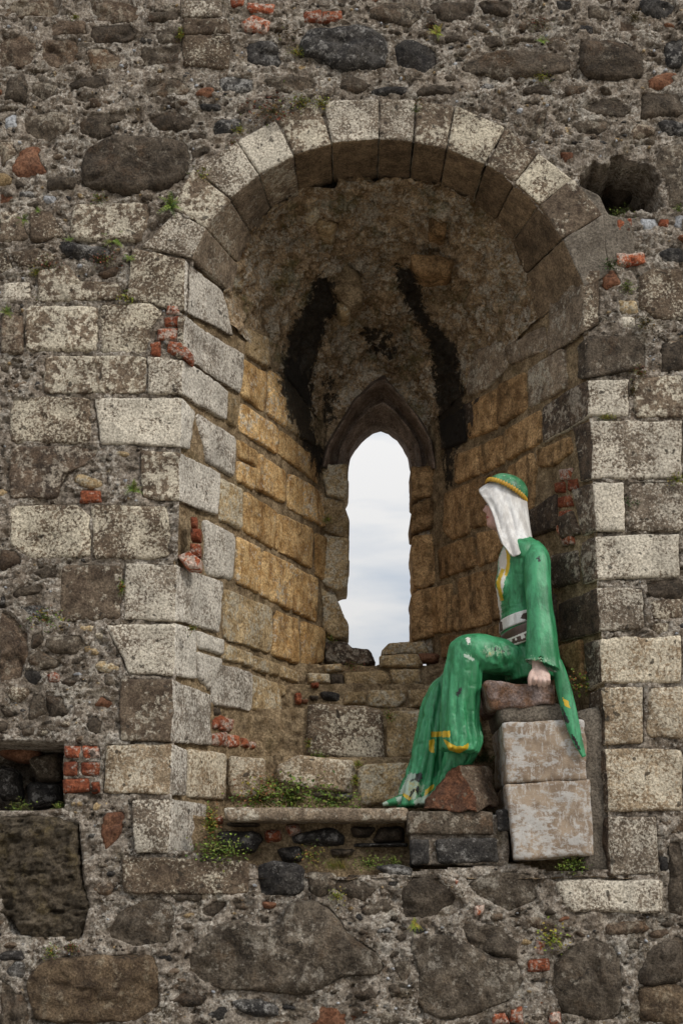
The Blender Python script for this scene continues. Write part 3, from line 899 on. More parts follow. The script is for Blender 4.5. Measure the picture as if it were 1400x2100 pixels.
# the mason's lump of recessed core round the porous stone
s = sdist(qx, qy, [(0, 1668), (170, 1680), (190, 1860), (175, 1930), (0, 1925)]); h -= .05*np.clip(s/12-.6, 0, 1)
P[:, 1] = -h
dead = in_poly(qx, qy, OPEN).reshape(X.shape)
n0, n1 = X.shape; ii, jj = np.meshgrid(np.arange(n0-1), np.arange(n1-1), indexing='ij')
a = ii*n1+jj; Fq = np.stack([a, a+n1, a+n1+1, a+1], -1)
keep = ~(dead[:-1, :-1] & dead[1:, :-1] & dead[1:, 1:] & dead[:-1, 1:])
Fq = Fq[keep]; use = np.unique(Fq); re = np.full(len(P), -1); re[use] = np.arange(len(use))
mesh_obj('mortar_bed', P[use], re[Fq], M['m'], wall)
def mortar_y(x, z, _h=h.reshape(X.shape)):
    i = np.clip(np.searchsorted(gx, x), 0, n0-1); j = np.clip(np.searchsorted(gz, z), 0, n1-1); return -_h[i, j]
for m, p in ((('d'), [(1225, 350), (1262, 338), (1290, 350), (1300, 400), (1270, 430), (1230, 400)]), ('d', [(1300, 345), (1340, 370), (1345, 425), (1312, 430)])):
    put('rubble_stone', p, depth(.33), m, 'rub', .06)
for m, p in (('d', [(62, 1555), (125, 1545), (128, 1600), (80, 1605)]), ('r', [(0, 1528), (50, 1530), (90, 1545), (60, 1565), (0, 1550)]), ('k', [(55, 1605), (125, 1608), (122, 1652), (60, 1655)]), ('k', [(0, 1570), (40, 1580), (45, 1640), (0, 1640)])):
    put('rubble_stone', p, depth(.32), m, 'rub', .06)

# ------------------------------------------------------------------ mortar bedding of the recess walls
def sheet(name, plane, u0, u1, z0, z1, mat, off, step=.012, amp=.012):
    us = np.arange(u0, u1+step, step); zs = np.arange(z0, z1+step, step)
    U, Zz = np.meshgrid(us, zs, indexing='ij'); uv = np.c_[U.ravel(), Zz.ravel()]
    P0 = plane.pt(uv, np.full(len(uv), off)); hh = off + amp*fbm(P0, 14, 4, .6, 3.) + amp*.7*ridged(P0, 30, 2, 5.)
    V = plane.pt(uv, hh); f = grid_faces(len(us), len(zs))
    if np.dot(np.cross(plane.U, plane.V), plane.N) < 0: f = [q[::-1] for q in f]
    return mesh_obj(name, V, f, M[mat], wall, {'soot': soot_of(V)})
zl = lambda py, d: depth(d).hit(700, py)[2]
Ln = math.hypot(SPL, 1)
sheet('reveal_bedding', LEFT, .0, 1.50*Ln, 2.05, 4.75, 'n', -.014, amp=.009)
sheet('reveal_bedding', RIGHT, .0, 1.50*Ln, 2.05, 4.75, 'n', -.013, amp=.009)
# stepped core of the sill
z0, z1, z2, z3, z4, z5 = zl(1800, 0), zl(1672, .16), zl(1552, .45), zl(1452, .70), zl(1402, .98), zl(1362, 1.12)
prof = [(.0, z0), (.18, z0), (.18, z1), (.47, z1), (.47, z2), (.72, z2), (.72, z3), (1.0, z3), (1.0, z4), (1.14, z4), (1.14, z5), (1.75, z5)]
pp = [prof[0]]
for q in prof[1:]:
    a = pp[-1]; n = max(1, int(math.hypot(q[0]-a[0], q[1]-a[1])/.013)); pp += [(a[0]+(q[0]-a[0])*k/n, a[1]+(q[1]-a[1])*k/n) for k in range(1, n+1)]
xs = np.arange(XL-.1, XR+.12, .013)
V = np.array([(x, y, z) for x in xs for y, z in pp]); sd = np.c_[fbm(V, 13, 4, .6, 2.), fbm(V, 13, 4, .6, 3.), fbm(V, 13, 4, .6, 4.)]
V = V + sd*.018 - np.c_[0*V[:, 0], .012*ridged(V, 28, 2, 3.), 0*V[:, 0]]
mesh_obj('sill_core', V, [q[::-1] for q in grid_faces(len(xs), len(pp))], M['n'], wall)

# rear wall face, pierced by the lancet
LANCET = [(716, 950), (724, 915), (742, 888), (772, 866), (782, 862), (797, 868), (822, 888), (840, 925), (850, 950), (850, 1316), (790, 1330), (782, 1358), (690, 1362), (690, 1318), (672, 1300), (700, 1240), (694, 1210), (704, 1204), (704, 1110), (706, 1060), (690, 1024), (706, 1000)]
def pierced(name, d, x0, x1, za, zb, mat, off, step=.012, amp=.012, grow=0):
    xs_ = np.arange(x0, x1, step); zs_ = np.arange(za, zb, step); Xg, Zg = np.meshgrid(xs_, zs_, indexing='ij')
    Pg = np.c_[Xg.ravel(), np.full(Xg.size, d), Zg.ravel()]; lz = depth(1.44).uv(LANCET)
    rim = depth(1.44).uv([(668, 950), (676, 915), (696, 880), (731, 824), (764, 793), (788, 780), (818, 815), (853, 858), (880, 905), (888, 950)])
    inn = ((sdist(Pg[:, 0], Pg[:, 2], lz) > -grow) | in_poly(Pg[:, 0], Pg[:, 2], rim)).reshape(Xg.shape)
    Pg[:, 1] -= off + amp*fbm(Pg, 12, 4, .6, 4.)
    na, nb = Xg.shape; I, J = np.meshgrid(np.arange(na-1), np.arange(nb-1), indexing='ij'); A0 = I*nb+J
    F0 = np.stack([A0, A0+nb, A0+nb+1, A0+1], -1)[~(inn[:-1, :-1] | inn[1:, 1:] | inn[1:, :-1] | inn[:-1, 1:])]
    return mesh_obj(name, Pg, F0, M[mat], wall, {'soot': soot_of(Pg)})
pierced('rear_bedding', 1.47, -.4, .9, 3.0, 5.2, 'v', .0, step=.009, grow=.012)
pierced('outer_face', 1.78, -3.0, 3.0, -.1, 7.2, 'm', .0, step=.03, grow=.09)
for nm, vv in (('wall_top', [(-3, .03, 7.2), (3, .03, 7.2), (3, 1.76, 7.2), (-3, 1.76, 7.2)]), ('wall_end', [(-3, .03, -.1), (-3, .03, 7.2), (-3, 1.76, 7.2), (-3, 1.76, -.1)]), ('wall_end', [(3, .03, -.1), (3, .03, 7.2), (3, 1.76, 7.2), (3, 1.76, -.1)])):
    mesh_obj(nm, vv, [(0, 1, 2, 3)], M['m'], wall, smooth=False)

# ------------------------------------------------------------------ vault of the recess
NA, NB = 230, 170
th = np.linspace(0, math.pi, NA)
zsp = 4.55
fr, rr = [], []
apex = FRONT.hit(785, 290)[2]
for t in th:
    k = math.cos(t); w = RAD - SPL*.34*abs(k)**2
    x = XC - w*k; z = zsp + (apex-.015-zsp)*math.sin(t)**.92 if math.sin(t) > 0 else zsp
    # below the springing line the arch ring itself is higher than zsp at the sides
    fr.append((x, .34, z))
xr0, xr1 = XL+SPL*1.44, XR-SPL*1.44; xcr = (xr0+xr1)/2; zr0, zr1 = 4.34, W(787, 770, 1.44)[2]+.05
for t in th:
    k = math.cos(t); rr.append((xcr-(xr1-xr0)/2*k, 1.46, zr0+(zr1-zr0)*math.sin(t)**1.15))
fr, rr = np.array(fr), np.array(rr)
V = []
for j in range(NB):
    s = j/(NB-1); q = fr*(1-s)+rr*s
    q[:, 2] += .10*math.sin(math.pi*s)*np.sin(th)**1.5
    q[:, 0] += 0
    V.append(q)
V = np.stack(V, 1).reshape(-1, 3)
cen = np.array([XC, 0, 4.3]); nrm = cen - V; nrm[:, 1] = -.35; nrm /= np.linalg.norm(nrm, axis=1, keepdims=True)
edge = np.repeat(np.sin(th)**.4, NB)
dsp = .055*fbm(V, 4.5, 4, .55, 2.) + .065*np.clip(fbm(V, 9, 3, .55, 5.), -.5, .5) + .042*fbm(V, 24, 4, .6, 6.) + .012*ridged(V, 40, 3, 7.) - .05*np.clip(fbm(V, 11, 3, .6, 9.)-.25, 0, 1)*2
V = V + nrm*(dsp*(.35+.65*edge))[:, None]
mesh_obj('vault', V, [q[::-1] for q in grid_faces(NA, NB)], M['v'], wall, {'soot': soot_of(V)})
for m, p, d in (('n', [(660, 545), (700, 525), (735, 560), (745, 610), (715, 625), (680, 590)], .90), ('t', [(605, 415), (640, 405), (655, 430), (630, 450), (608, 440)], .52), ('u', [(880, 440), (915, 455), (910, 480), (880, 475)], .55),
                ('t', [(650, 445), (690, 455), (680, 480), (650, 470)], .6), ('u', [(840, 520), (880, 525), (930, 530), (925, 555), (880, 565), (850, 545)], .66), ('t', [(690, 620), (715, 615), (718, 640), (700, 645)], .95)):
    put('vault_stone', p, depth(d), m, 'rub', .01, back=.16)

M['e'] = stone_mat('lancet_stone', (.13, .092, .068), (.25, .19, .15), stain=(.04, .028, .02), st=.5, var=.12)
# lancet head: two carved halves, hollow-chamfered
OUTR = [[(660, 962), (672, 915), (692, 880), (728, 822), (762, 790), (788, 776)], [(894, 966), (884, 905), (856, 855), (820, 812), (795, 785), (788, 776)]]
INNR = [[(713, 962), (718, 925), (729, 905), (744, 887), (764, 871), (781, 866)], [(846, 966), (838, 922), (828, 902), (814, 884), (797, 871), (781, 866)]]
for O, I in zip(OUTR, INNR):
    n = 44; tt = np.linspace(0, 5, n)
    def crv(L, d): 
        w = np.array([depth(d).hit(*q) for q in L]); return np.stack([np.interp(tt, np.arange(6), w[:, c]) for c in range(3)], 1)
    o, i = crv(O, 1.40), crv(I, 1.62)
    rings = []
    # outward fillet, roll, hollow, inner fillet, soffit
    pr = [(-.25, .30), (-.05, .10), (0, -.05), (.05, -.12), (.12, -.12), (.17, 0), (.22, .25), (.30, .55), (.40, .75), (.49, .72), (.54, .50), (.59, .42), (.65, .44), (.70, .60), (.78, .85), (.88, 1.0), (.95, 1.02), (1.0, 1.1), (1.0, 1.4), (1.0, 1.8)]
    for a, b in pr:
        q = o + (i-o)*np.array([a, 0, a]); q[:, 1] = 1.40+.22*b; rings.append(q)
    V = np.stack(rings, 1).reshape(-1, 3)
    V = V + .007*np.c_[fbm(V, 14, 4, .6, 1.), fbm(V, 14, 4, .6, 2.), fbm(V, 14, 4, .6, 3.)]
    mesh_obj('lancet_arch_stone', V, grid_faces(n, len(pr)), M['e'], wall, {'soot': .0*V[:, 0]}, fix=True)

# ------------------------------------------------------------------ small stones: fill the rubble zones
rs = np.random.RandomState(7)
cell = 4; ox, oy = -800, -800; occ = np.zeros((3000//cell, 3700//cell), bool)
cx, cy = np.meshgrid(np.arange(occ.shape[0])*cell+ox+2, np.arange(occ.shape[1])*cell+oy+2, indexing='ij')
for p in FRONT_POLYS + [OPEN, [(1180, 330), (1365, 320), (1370, 445), (1230, 440)], [(-400, 1515), (132, 1515), (132, 1665), (-400, 1665)], [(1130, 400), (1310, 440), (1310, 560), (1190, 600)], [(1190, 1400), (1260, 1400), (1260, 1800), (1090, 1800)]]:
    q = np.array(p, float); lo = q.min(0)-14; hi = q.max(0)+14
    i0, j0 = ((lo-[ox, oy])//cell).astype(int); i1, j1 = ((hi-[ox, oy])//cell).astype(int)
    i0, j0 = max(i0, 0), max(j0, 0)
    sx, sy = cx[i0:i1, j0:j1], cy[i0:i1, j0:j1]; occ[i0:i1, j0:j1] |= sdist(sx, sy, p) > -5
def blob(px, py, rx, ry, n=None):
    n = n or rs.randint(6, 9)
    a0 = rs.uniform(0, 6.28); an = a0+np.sort((np.arange(n)+rs.uniform(-.3, .3, n))*2*math.pi/n); r = rs.uniform(.75, 1.2, n)
    ro = rs.uniform(-.35, .35); x, y = rx*r*np.cos(an), ry*r*np.sin(an)
    return [(px+a*math.cos(ro)-b*math.sin(ro), py+a*math.sin(ro)+b*math.cos(ro)) for a, b in zip(x, y)]
def try_place(px, py, rx, ry):
    p = blob(px, py, rx, ry); q = np.array(p); lo = q.min(0)-4; hi = q.max(0)+4
    i0, j0 = ((lo-[ox, oy])//cell).astype(int); i1, j1 = ((hi-[ox, oy])//cell).astype(int)
    if i0 < 0 or j0 < 0 or i1 >= occ.shape[0] or j1 >= occ.shape[1]: return None
    sx, sy = cx[i0:i1+1, j0:j1+1], cy[i0:i1+1, j0:j1+1]; ins = sdist(sx, sy, p) > -4
    if (occ[i0:i1+1, j0:j1+1] & ins).any(): return None
    occ[i0:i1+1, j0:j1+1] |= ins; return p
def inframe(px, py): return -40 < px < 1440 and -40 < py < 2140
made = 0; have = sum(1 for o in wall.children if o.name.startswith('rubble_stone')); rest = {}
for it in range(14000):
    out = rs.rand() < .25
    px, py = (rs.uniform(-760, 2160), rs.uniform(-760, 2860)) if out else (rs.uniform(-20, 1420), rs.uniform(-20, 2120))
    if out and inframe(px, py): continue
    r = rs.uniform(30, 75) if out else max(7.5, 34*(1-it/9000))
    p = try_place(px, py, r*rs.uniform(1.1, 2.2), r*rs.uniform(.5, .85))
    if p is None: continue
    m = rs.choice(list('dddddkkwwwtr')) if py < 800 or py > 1750 else rs.choice(list('ddkwwtta'))
    V, Fc = stone_mesh(FRONT.uv(p), FRONT, 5000+it, 'rub', rs.uniform(0, .024), step=.012 if not out else .04)
    if out or have + made >= 298:
        a_ = rest.setdefault(m, ([], [], [0])); a_[1].extend([tuple(i+a_[2][0] for i in f) for f in Fc]); a_[0].append(V); a_[2][0] += len(V)
    else: mesh_obj('rubble_stone', V, Fc, M[m], wall); made += 1
for m, (v, f, c) in rest.items(): tag(mesh_obj('small_rubble', np.vstack(v), f, M[m], wall), kind='stuff')
acc = {k: ([], [], [0]) for k in 'dktsbm'}
nch = 0
for it in range(12000):
    px, py = rs.uniform(-10, 1410), rs.uniform(-10, 2110)
    r = rs.uniform(2.2, 8.0)*(1-.5*it/12000)
    i, j = int((px-ox)//cell), int((py-oy)//cell)
    if occ[i, j]: continue
    p = try_place(px, py, r*rs.uniform(1, 1.9), r*rs.uniform(.6, 1)) if r > 4 else blob(px, py, r*rs.uniform(1, 1.8), r, 6)
    if p is None: continue
    k = rs.choice(list('dddddkkttmmm')) if rs.rand() < .9 else 's'
    uv = FRONT.uv(p); c = uv.mean(0); y = mortar_y(c[0], c[1]); hgt = rs.uniform(.002, .008)
    if y > .08: continue
    n = len(uv); vs_, fs_, cn = acc[k]
    r1 = np.c_[uv[:, 0], np.full(n, y+.012), uv[:, 1]]; i2 = c+(uv-c)*.72; r2 = np.c_[i2[:, 0], y-hgt+rs.uniform(-.002, .002, n), i2[:, 1]]
    b0 = cn[0]; vs_.append(np.vstack([r1, r2, [[c[0], y-hgt*1.2, c[1]]]]))
    for q in range(n):
        w_ = (q+1) % n; fs_.append((b0+q, b0+n+q, b0+n+w_, b0+w_)); fs_.append((b0+n+q, b0+2*n, b0+n+w_))
    cn[0] += 2*n+1; nch += 1
for k, (v, f, c) in acc.items():
    if v: tag(mesh_obj('pebbles', np.vstack(v), f, M[k], wall, fix=False), kind='stuff')
print('stones', count[0], 'fill', made, 'chips', nch)

# ground far below the frame
gm = stone_mat('pale_gravel', (.29, .26, .22), (.38, .35, .30), st=.1, var=0)
g = mesh_obj('ground', [(-1500, -1500, 0), (1500, -1500, 0), (1500, 1500, 0), (-1500, 1500, 0)], [(0, 1, 2, 3)], gm, smooth=False); tag(g, kind='structure')
# ------------------------------------------------------------------ pedestal
def paint_block():
    t = NT('flaking_white_paint')
    c = t.mix(t.ramp(t.noise(14, 5, .6), .4, .62), (.20, .145, .10), (.32, .245, .175))
    f = t.math('ADD', t.math('MULTIPLY', t.noise(22, 8, .75, stretch=(1, 1, 1.8), off=4.), .65), t.math('MULTIPLY', t.noise(6, 4, .6, off=9.), .35))
    c = t.mix(t.math('MULTIPLY', t.ramp(f, .49, .56), .78), c, (.45, .44, .42))
    c = t.mix(t.math('MULTIPLY', t.ramp(t.noise(26, 8, .8, stretch=(2.6, 1, .9), off=14.), .52, .60), .6), c, (.52, .50, .47))
    c = t.mix(t.math('MULTIPLY', t.ramp(t.noise(34, 7, .75, stretch=(.9, 1, 2.2), off=2.), .55, .66), .6), c, (.20, .14, .095))
    nb = t.bump(t.noise(40, 6, .7), .5, .006); nb = t.bump(f, .5, .004, nb)
    return t.out(c, .75, nb, .3)
MP = paint_block()
M['h'] = stone_mat('rust_grey_stone', (.16, .09, .055), (.24, .19, .175), stain=(.10, .045, .02), st=.6, var=0, streak=(.6, 1, 2.5), bump=.6)
ped = thing('pedestal', 'two-block pedestal with flaking white paint carrying the seated figure', 'pedestal', tuple(W(1130, 1765, .2)))
def pblock(name, p, d0, d1, mt, R=.014, amp=.006):
    count[0] += 1; V, Fc = hex_mesh(px_hex(p, d0, d1), count[0], R=R, amp=amp, fine=.002)
    return mesh_obj(name, V, Fc, mt, ped, fix=True)
pblock('block', [(1054, 1764), (1218, 1753), (1206, 1598.5), (1039, 1605.5)], -.05, .44, MP, R=.009, amp=.014)
pblock('block', [(1039, 1604), (1205, 1597), (1198, 1474), (1030, 1481)], -.053, .44, MP, R=.012, amp=.014)
pblock('mortar_bed', [(1026, 1487), (1166, 1482), (1150, 1440), (1018, 1444)], -.03, .42, M['c'], R=.03)
pblock('cap_stone', [(1003, 1452), (1141, 1444), (1138, 1397), (990, 1398)], -.055, .42, M['h'], R=.016, amp=.024)
count[0] += 1; V, Fc = hex_mesh(px_hex([(1195, 1792), (1264, 1795), (1256, 1440), (1178, 1452)], .02, .42), count[0], R=.03, amp=.02); mesh_obj('mortar_fillet', V, Fc, M['c'], wall, fix=True)

def rock(name, p, d, mt, label, proud=.07, back=.25):
    count[0] += 1; V, Fc = stone_mesh(depth(d).uv(p), depth(d), count[0], 'rub', proud, step=.009, back=back)
    return tag(mesh_obj(name, V, Fc, mt), label, 'rock')
rc = [W(866, 1657, .02), W(985, 1664, -.04), W(1030, 1652, .12), W(885, 1650, .3), W(928, 1577, .08), W(944, 1571, .02), W(1000, 1572, .12), W(940, 1570, .25)]
count[0] += 1; V, Fc = hex_mesh(rc, count[0], R=.010, amp=.030, step=.008, fine=.008)
M['l'] = stone_mat('rust_rock', (.085, .042, .026), (.17, .075, .04), stain=(.03, .025, .022), st=.75, var=0, bump=1.5)
ob = tag(mesh_obj('loose_rock', V, Fc, [M['l'], M['w']], fix=True), 'rust brown angular rock lying between the skirt hem and the painted pedestal', 'rock')
for pg in ob.data.polygons:
    if pg.normal.x > .12: pg.material_index = 1

# ------------------------------------------------------------------ seated painted figure
def loft(st, ns=40, k=0, amp=0.0, ph=0.0, cap0=True, cap1=True, sub=6):
    """Tube through stations (px, py, y, half-width px, half-depth m, tilt)."""
    st = [tuple(q)+(None,)*(6-len(q)) for q in st]
    C = np.array([W(*q[:3]) for q in st]); A = np.array([q[3]*.00221 for q in st]); B = np.array([q[4] for q in st])
    T = np.gradient(C, axis=0); Nn = []
    for q, t in zip(st, T):
        if q[5] is not None: n = np.array([math.cos(q[5]), 0, -math.sin(q[5])])
        else:
            n = np.cross(t, [0, 1, 0]); n[1] = 0; n /= np.linalg.norm(n)
        Nn.append(n)
    Nn = np.array(Nn)
    for i in range(1, len(Nn)):
        if Nn[i]@Nn[i-1] < 0: Nn[i] = -Nn[i]
    m = (len(st)-1)*sub+1; s = np.linspace(0, len(st)-1, m); x = np.arange(len(st))
    def ip(a):                                       # smooth (Catmull-Rom) interpolation
        a = np.asarray(a, float); i = np.clip(s.astype(int), 0, len(st)-2); f = s-i
        g = lambda j: a[np.clip(j, 0, len(st)-1)]
        f = f.reshape(-1, *([1]*(a.ndim-1)))
        p0, p1, p2, p3 = g(i-1), g(i), g(i+1), g(i+2)
        return .5*(2*p1+(p2-p0)*f+(2*p0-5*p1+4*p2-p3)*f*f+(3*p1-p0-3*p2+p3)*f**3)
    C, A, B, Nn = ip(C), ip(A), ip(B), ip(Nn)
    th = np.linspace(0, 2*math.pi, ns, endpoint=False); V = []
    for i in range(m):
        g = amp*(i/(m-1))*np.cos(k*th+ph) if k else 0
        V.append(C[i]+np.cos(th)[:, None]*Nn[i]*(A[i]+g)[:, None] if k else C[i]+np.cos(th)[:, None]*Nn[i]*A[i])
        V[-1] = V[-1] + (np.sin(th)*(B[i]+g))[:, None]*np.array([0, 1, 0])
    V = np.vstack(V); f = grid_faces(m, ns, True)
    if cap0: f.append(tuple(range(ns))[::-1])
    if cap1: f.append(tuple(range((m-1)*ns, m*ns)))
    return V, f
def merge(parts):
    V, Fc, n = [], [], 0
    for v, f in parts:
        V.append(v); Fc += [tuple(i+n for i in q) for q in f]; n += len(v)
    return np.vstack(V), Fc
def fuse(parts, voxel, smooth=2):
    V, Fc = merge(parts); me = bpy.data.meshes.new('fuse'); me.from_pydata(V.tolist(), [], Fc)
    bm = bmesh.new(); bm.from_mesh(me); bmesh.ops.recalc_face_normals(bm, faces=bm.faces); bm.to_mesh(me); bm.free()
    o = bpy.data.objects.new('fuse', me); COL.objects.link(o)
    r = o.modifiers.new('r', 'REMESH'); r.mode = 'VOXEL'; r.voxel_size = voxel
    if smooth: q = o.modifiers.new('s', 'SMOOTH'); q.iterations = smooth; q.factor = .5
    dg = bpy.context.evaluated_depsgraph_get(); dg.update(); ev = o.evaluated_get(dg); m2 = ev.to_mesh()
    V = np.zeros(len(m2.vertices)*3); m2.vertices.foreach_get('co', V); V = V.reshape(-1, 3)
    Fc = [tuple(p.vertices) for p in m2.polygons]; ev.to_mesh_clear()
    nrm = np.zeros_like(V)
    bpy.data.objects.remove(o); bpy.data.meshes.remove(me)
    for q in (0,):
        f4 = np.array([p[:3] for p in Fc]); fn = np.cross(V[f4[:, 1]]-V[f4[:, 0]], V[f4[:, 2]]-V[f4[:, 0]])
        for c in range(3): np.add.at(nrm, f4[:, c], fn)
    nrm /= np.maximum(np.linalg.norm(nrm, axis=1, keepdims=True), 1e-12)
    return V, Fc, nrm
def painted(name, base, rough, worn, bump=.3, wear=.5, dark_streak=.55):
    t = NT(name)
    c = t.mix(t.ramp(t.noise(11, 7, .7, stretch=(1.2, 1.2, .4)), .40, .62), base, worn)
    c = t.mix(t.math('MULTIPLY', t.ramp(t.noise(24, 6, .7, stretch=(1.5, 1.5, .25), off=23.), .54, .68), dark_streak), c, tuple(x*.35 for x in base))  # dark brush streaks; on the gown they put fold shading into the colour
    c = t.mix(1.0, c, t.mix(t.ramp(t.noise(55, 5, .7, stretch=(1, 1, .4), off=3.), .3, .7), (.82, .82, .82), (1.14, 1.14, 1.12)), 'MULTIPLY')
    pf = t.attr('paint_amount'); pc = t.attr('paint', 'Color')
    edge = t.math('ADD', pf, t.math('MULTIPLY', t.math('SUBTRACT', t.noise(80, 5, .7, off=6.), .5), 1.3))
    c = t.mix(t.ramp(edge, .45, .55), c, pc)
    w = t.attr('wear')
    wm = t.math('ADD', w, t.math('SUBTRACT', t.noise(58, 6, .75, stretch=(1, 1, .6), off=11.), .5))
    c = t.mix(t.math('MULTIPLY', t.ramp(wm, .47, .53), wear), c, (.40, .50, .36))
    c = t.mix(t.math('MULTIPLY', t.ramp(wm, .58, .61), wear), c, (.45, .33, .06))
    c = t.mix(t.ramp(t.math('ADD', w, t.math('SUBTRACT', t.noise(30, 4, .6, stretch=(1.3, 1.3, .55), off=17.), .5)),   .60, .625), c, (.012, .010, .010))
    nb = t.bump(t.noise(120, 4, .6, stretch=(1, 1, .5)), bump, .003); nb = t.bump(wm, .25, .004, nb)
    return t.out(c, rough, nb, .45)
G_DRESS = painted('green_gloss_paint', (.016, .150, .054), .46, (.05, .28, .125), bump=.5)
P_WHITE = painted('white_cloth_paint', (.50, .475, .45), .65, (.68, .67, .66), wear=0, dark_streak=.12)
P_SKIN = painted('skin_paint', (.44, .25, .21), .55, (.52, .33, .28), wear=0, bump=.15, dark_streak=.1)
P_GOLD = painted('yellow_paint', (.42, .22, .015), .45, (.50, .30, .03), wear=.2)
P_BELT = painted('brown_belt_paint', (.045, .025, .018), .5, (.07, .04, .03), wear=0)
def paint_attrs(V, lst, ymax=.3, wear=None, spread=3.0):
    x, y = to_px(V); col = np.zeros((len(V), 3)); f = np.zeros(len(V)); ok = V[:, 1] < ymax
    for c, p in lst:
        s = np.clip(.5+sdist(x, y, p)/(spread*(1 if c == YEL or spread < 2 else 2.6))*.5, 0, 1)*ok
        m = s > f*.999; m &= s > .02
        col[m] = c; f = np.maximum(f, s)
    w = np.full(len(V), .27 if wear else 0.0)
    for (cx_, cy_, rx_, ry_, a) in (wear or []):
        w = np.maximum(w, a*np.exp(-((x-cx_)/rx_)**2-((y-cy_)/ry_)**2))
    return {'paint': col, 'paint_amount': np.clip(f*1.15, 0, 1), 'wear': w}
YEL, WHT, BLK, GRY = (.50, .33, .015), (.55, .53, .48), (.012, .01, .01), (.33, .42, .34)
BY = .17
statue = thing('seated_statue', 'painted statue of a woman in a green gown and white veil seated on the pedestal', 'statue', tuple(W(1075, 1395, BY)))
torso = loft([(1066, 1098, BY, 14, .045), (1067, 1110, BY, 27, .09), (1068, 1122, BY, 39, .145), (1068, 1145, BY, 48, .172), (1069, 1180, BY, 52, .165), (1067, 1205, BY, 52, .152), (1066, 1225, BY, 48, .142), (1068, 1250, BY, 45, .133),
              (1069, 1278, BY, 43, .130), (1073, 1305, BY, 46, .145), (1080, 1340, BY, 50, .162), (1086, 1375, BY, 52, .168), (1088, 1396, BY, 49, .162)], 48)
bust = loft([(1034, 1165, .10, 8, .02), (1033, 1180, .095, 15, .04), (1031, 1200, .09, 17, .045), (1033, 1217, .095, 14, .04), (1036, 1228, .10, 6, .02)], 24)
thigh = loft([(1104, 1362, .13, 33, .085), (1064, 1354, .10, 33, .085), (1022, 1346, .08, 37, .086), (985, 1338, .06, 38, .08), (958, 1333, .05, 34, .075), (938, 1331, .05, 24, .06), (927, 1331, .05, 10, .03)], 40)
shin = loft([(949, 1308, .05, 12, .03, 0), (949, 1322, .05, 27, .06, 0), (950, 1348, .05, 34, .074, 0), (948, 1378, .05, 38, .074, 0), (945, 1415, .05, 37, .072, 0), (942, 1455, .05, 36, .072, 0), (942, 1490, .05, 37, .076, 0), (944, 1515, .05, 40, .083, .05), (941, 1540, .05, 35, .084, .1)], 72, 9, .011, .6)
thigh2 = loft([(1060, 1362, .27, 36, .08), (990, 1372, .28, 31, .075), (932, 1388, .28, 24, .07), (908, 1398, .28, 14, .05)], 32)
shin2 = loft([(908, 1388, .27, 7, .03, 0), (902, 1404, .27, 18, .055, 0), (895, 1440, .27, 27, .068, 0), (887, 1490, .27, 31, .073, 0), (879, 1540, .27, 34, .08, 0), (871, 1585, .27, 37, .085, 0), (861, 1622, .26, 40, .09, 0), (854, 1652, .25, 37, .09, -.05)], 72, 11, .012, 1.0)
drape = loft([(958, 1480, .15, 26, .05, 0), (952, 1520, .16, 34, .06, 0), (938, 1560, .17, 30, .06, 0), (912, 1605, .19, 22, .06, 0), (893, 1645, .2, 17, .05, 0)], 48, 6, .008, .3)
V, Fc, N_ = fuse([torso, bust, thigh, shin, thigh2, shin2, drape], .0048, 3)
qx, qy = to_px(V)
sk = np.clip((qy-1330)/90, 0, 1)
fold = ridged(V*np.array([1, 1, .13]), 17, 2, 4.)*.008*sk + fbm(V*np.array([1, 1, .6]), 16, 3, .5, 2.)*.004
fold -= .009*np.clip(ridged(V*np.array([1, 1, .10])+np.c_[V[:, 2]*.12, 0*V[:, 0], 0*V[:, 0]], 23, 2, 14.)-.55, 0, 1)*2*sk
fold -= .006*np.clip(ridged(V, 13, 3, 15.)-.62, 0, 1)*2
lap = np.exp(-((qx-1045)/45)**2-((qy-1350)/30)**2)
fold += lap*.016*ridged(np.c_[V[:, 0]*1.0+V[:, 2]*.5, V[:, 1], V[:, 2]*.3], 26, 2, 8.)
wst = np.exp(-((qy-1250)/18)**2); fold += wst*.005*ridged(V*np.array([.3, .3, 1.6]), 22, 2, 3.)
V = V + N_*fold[:, None]
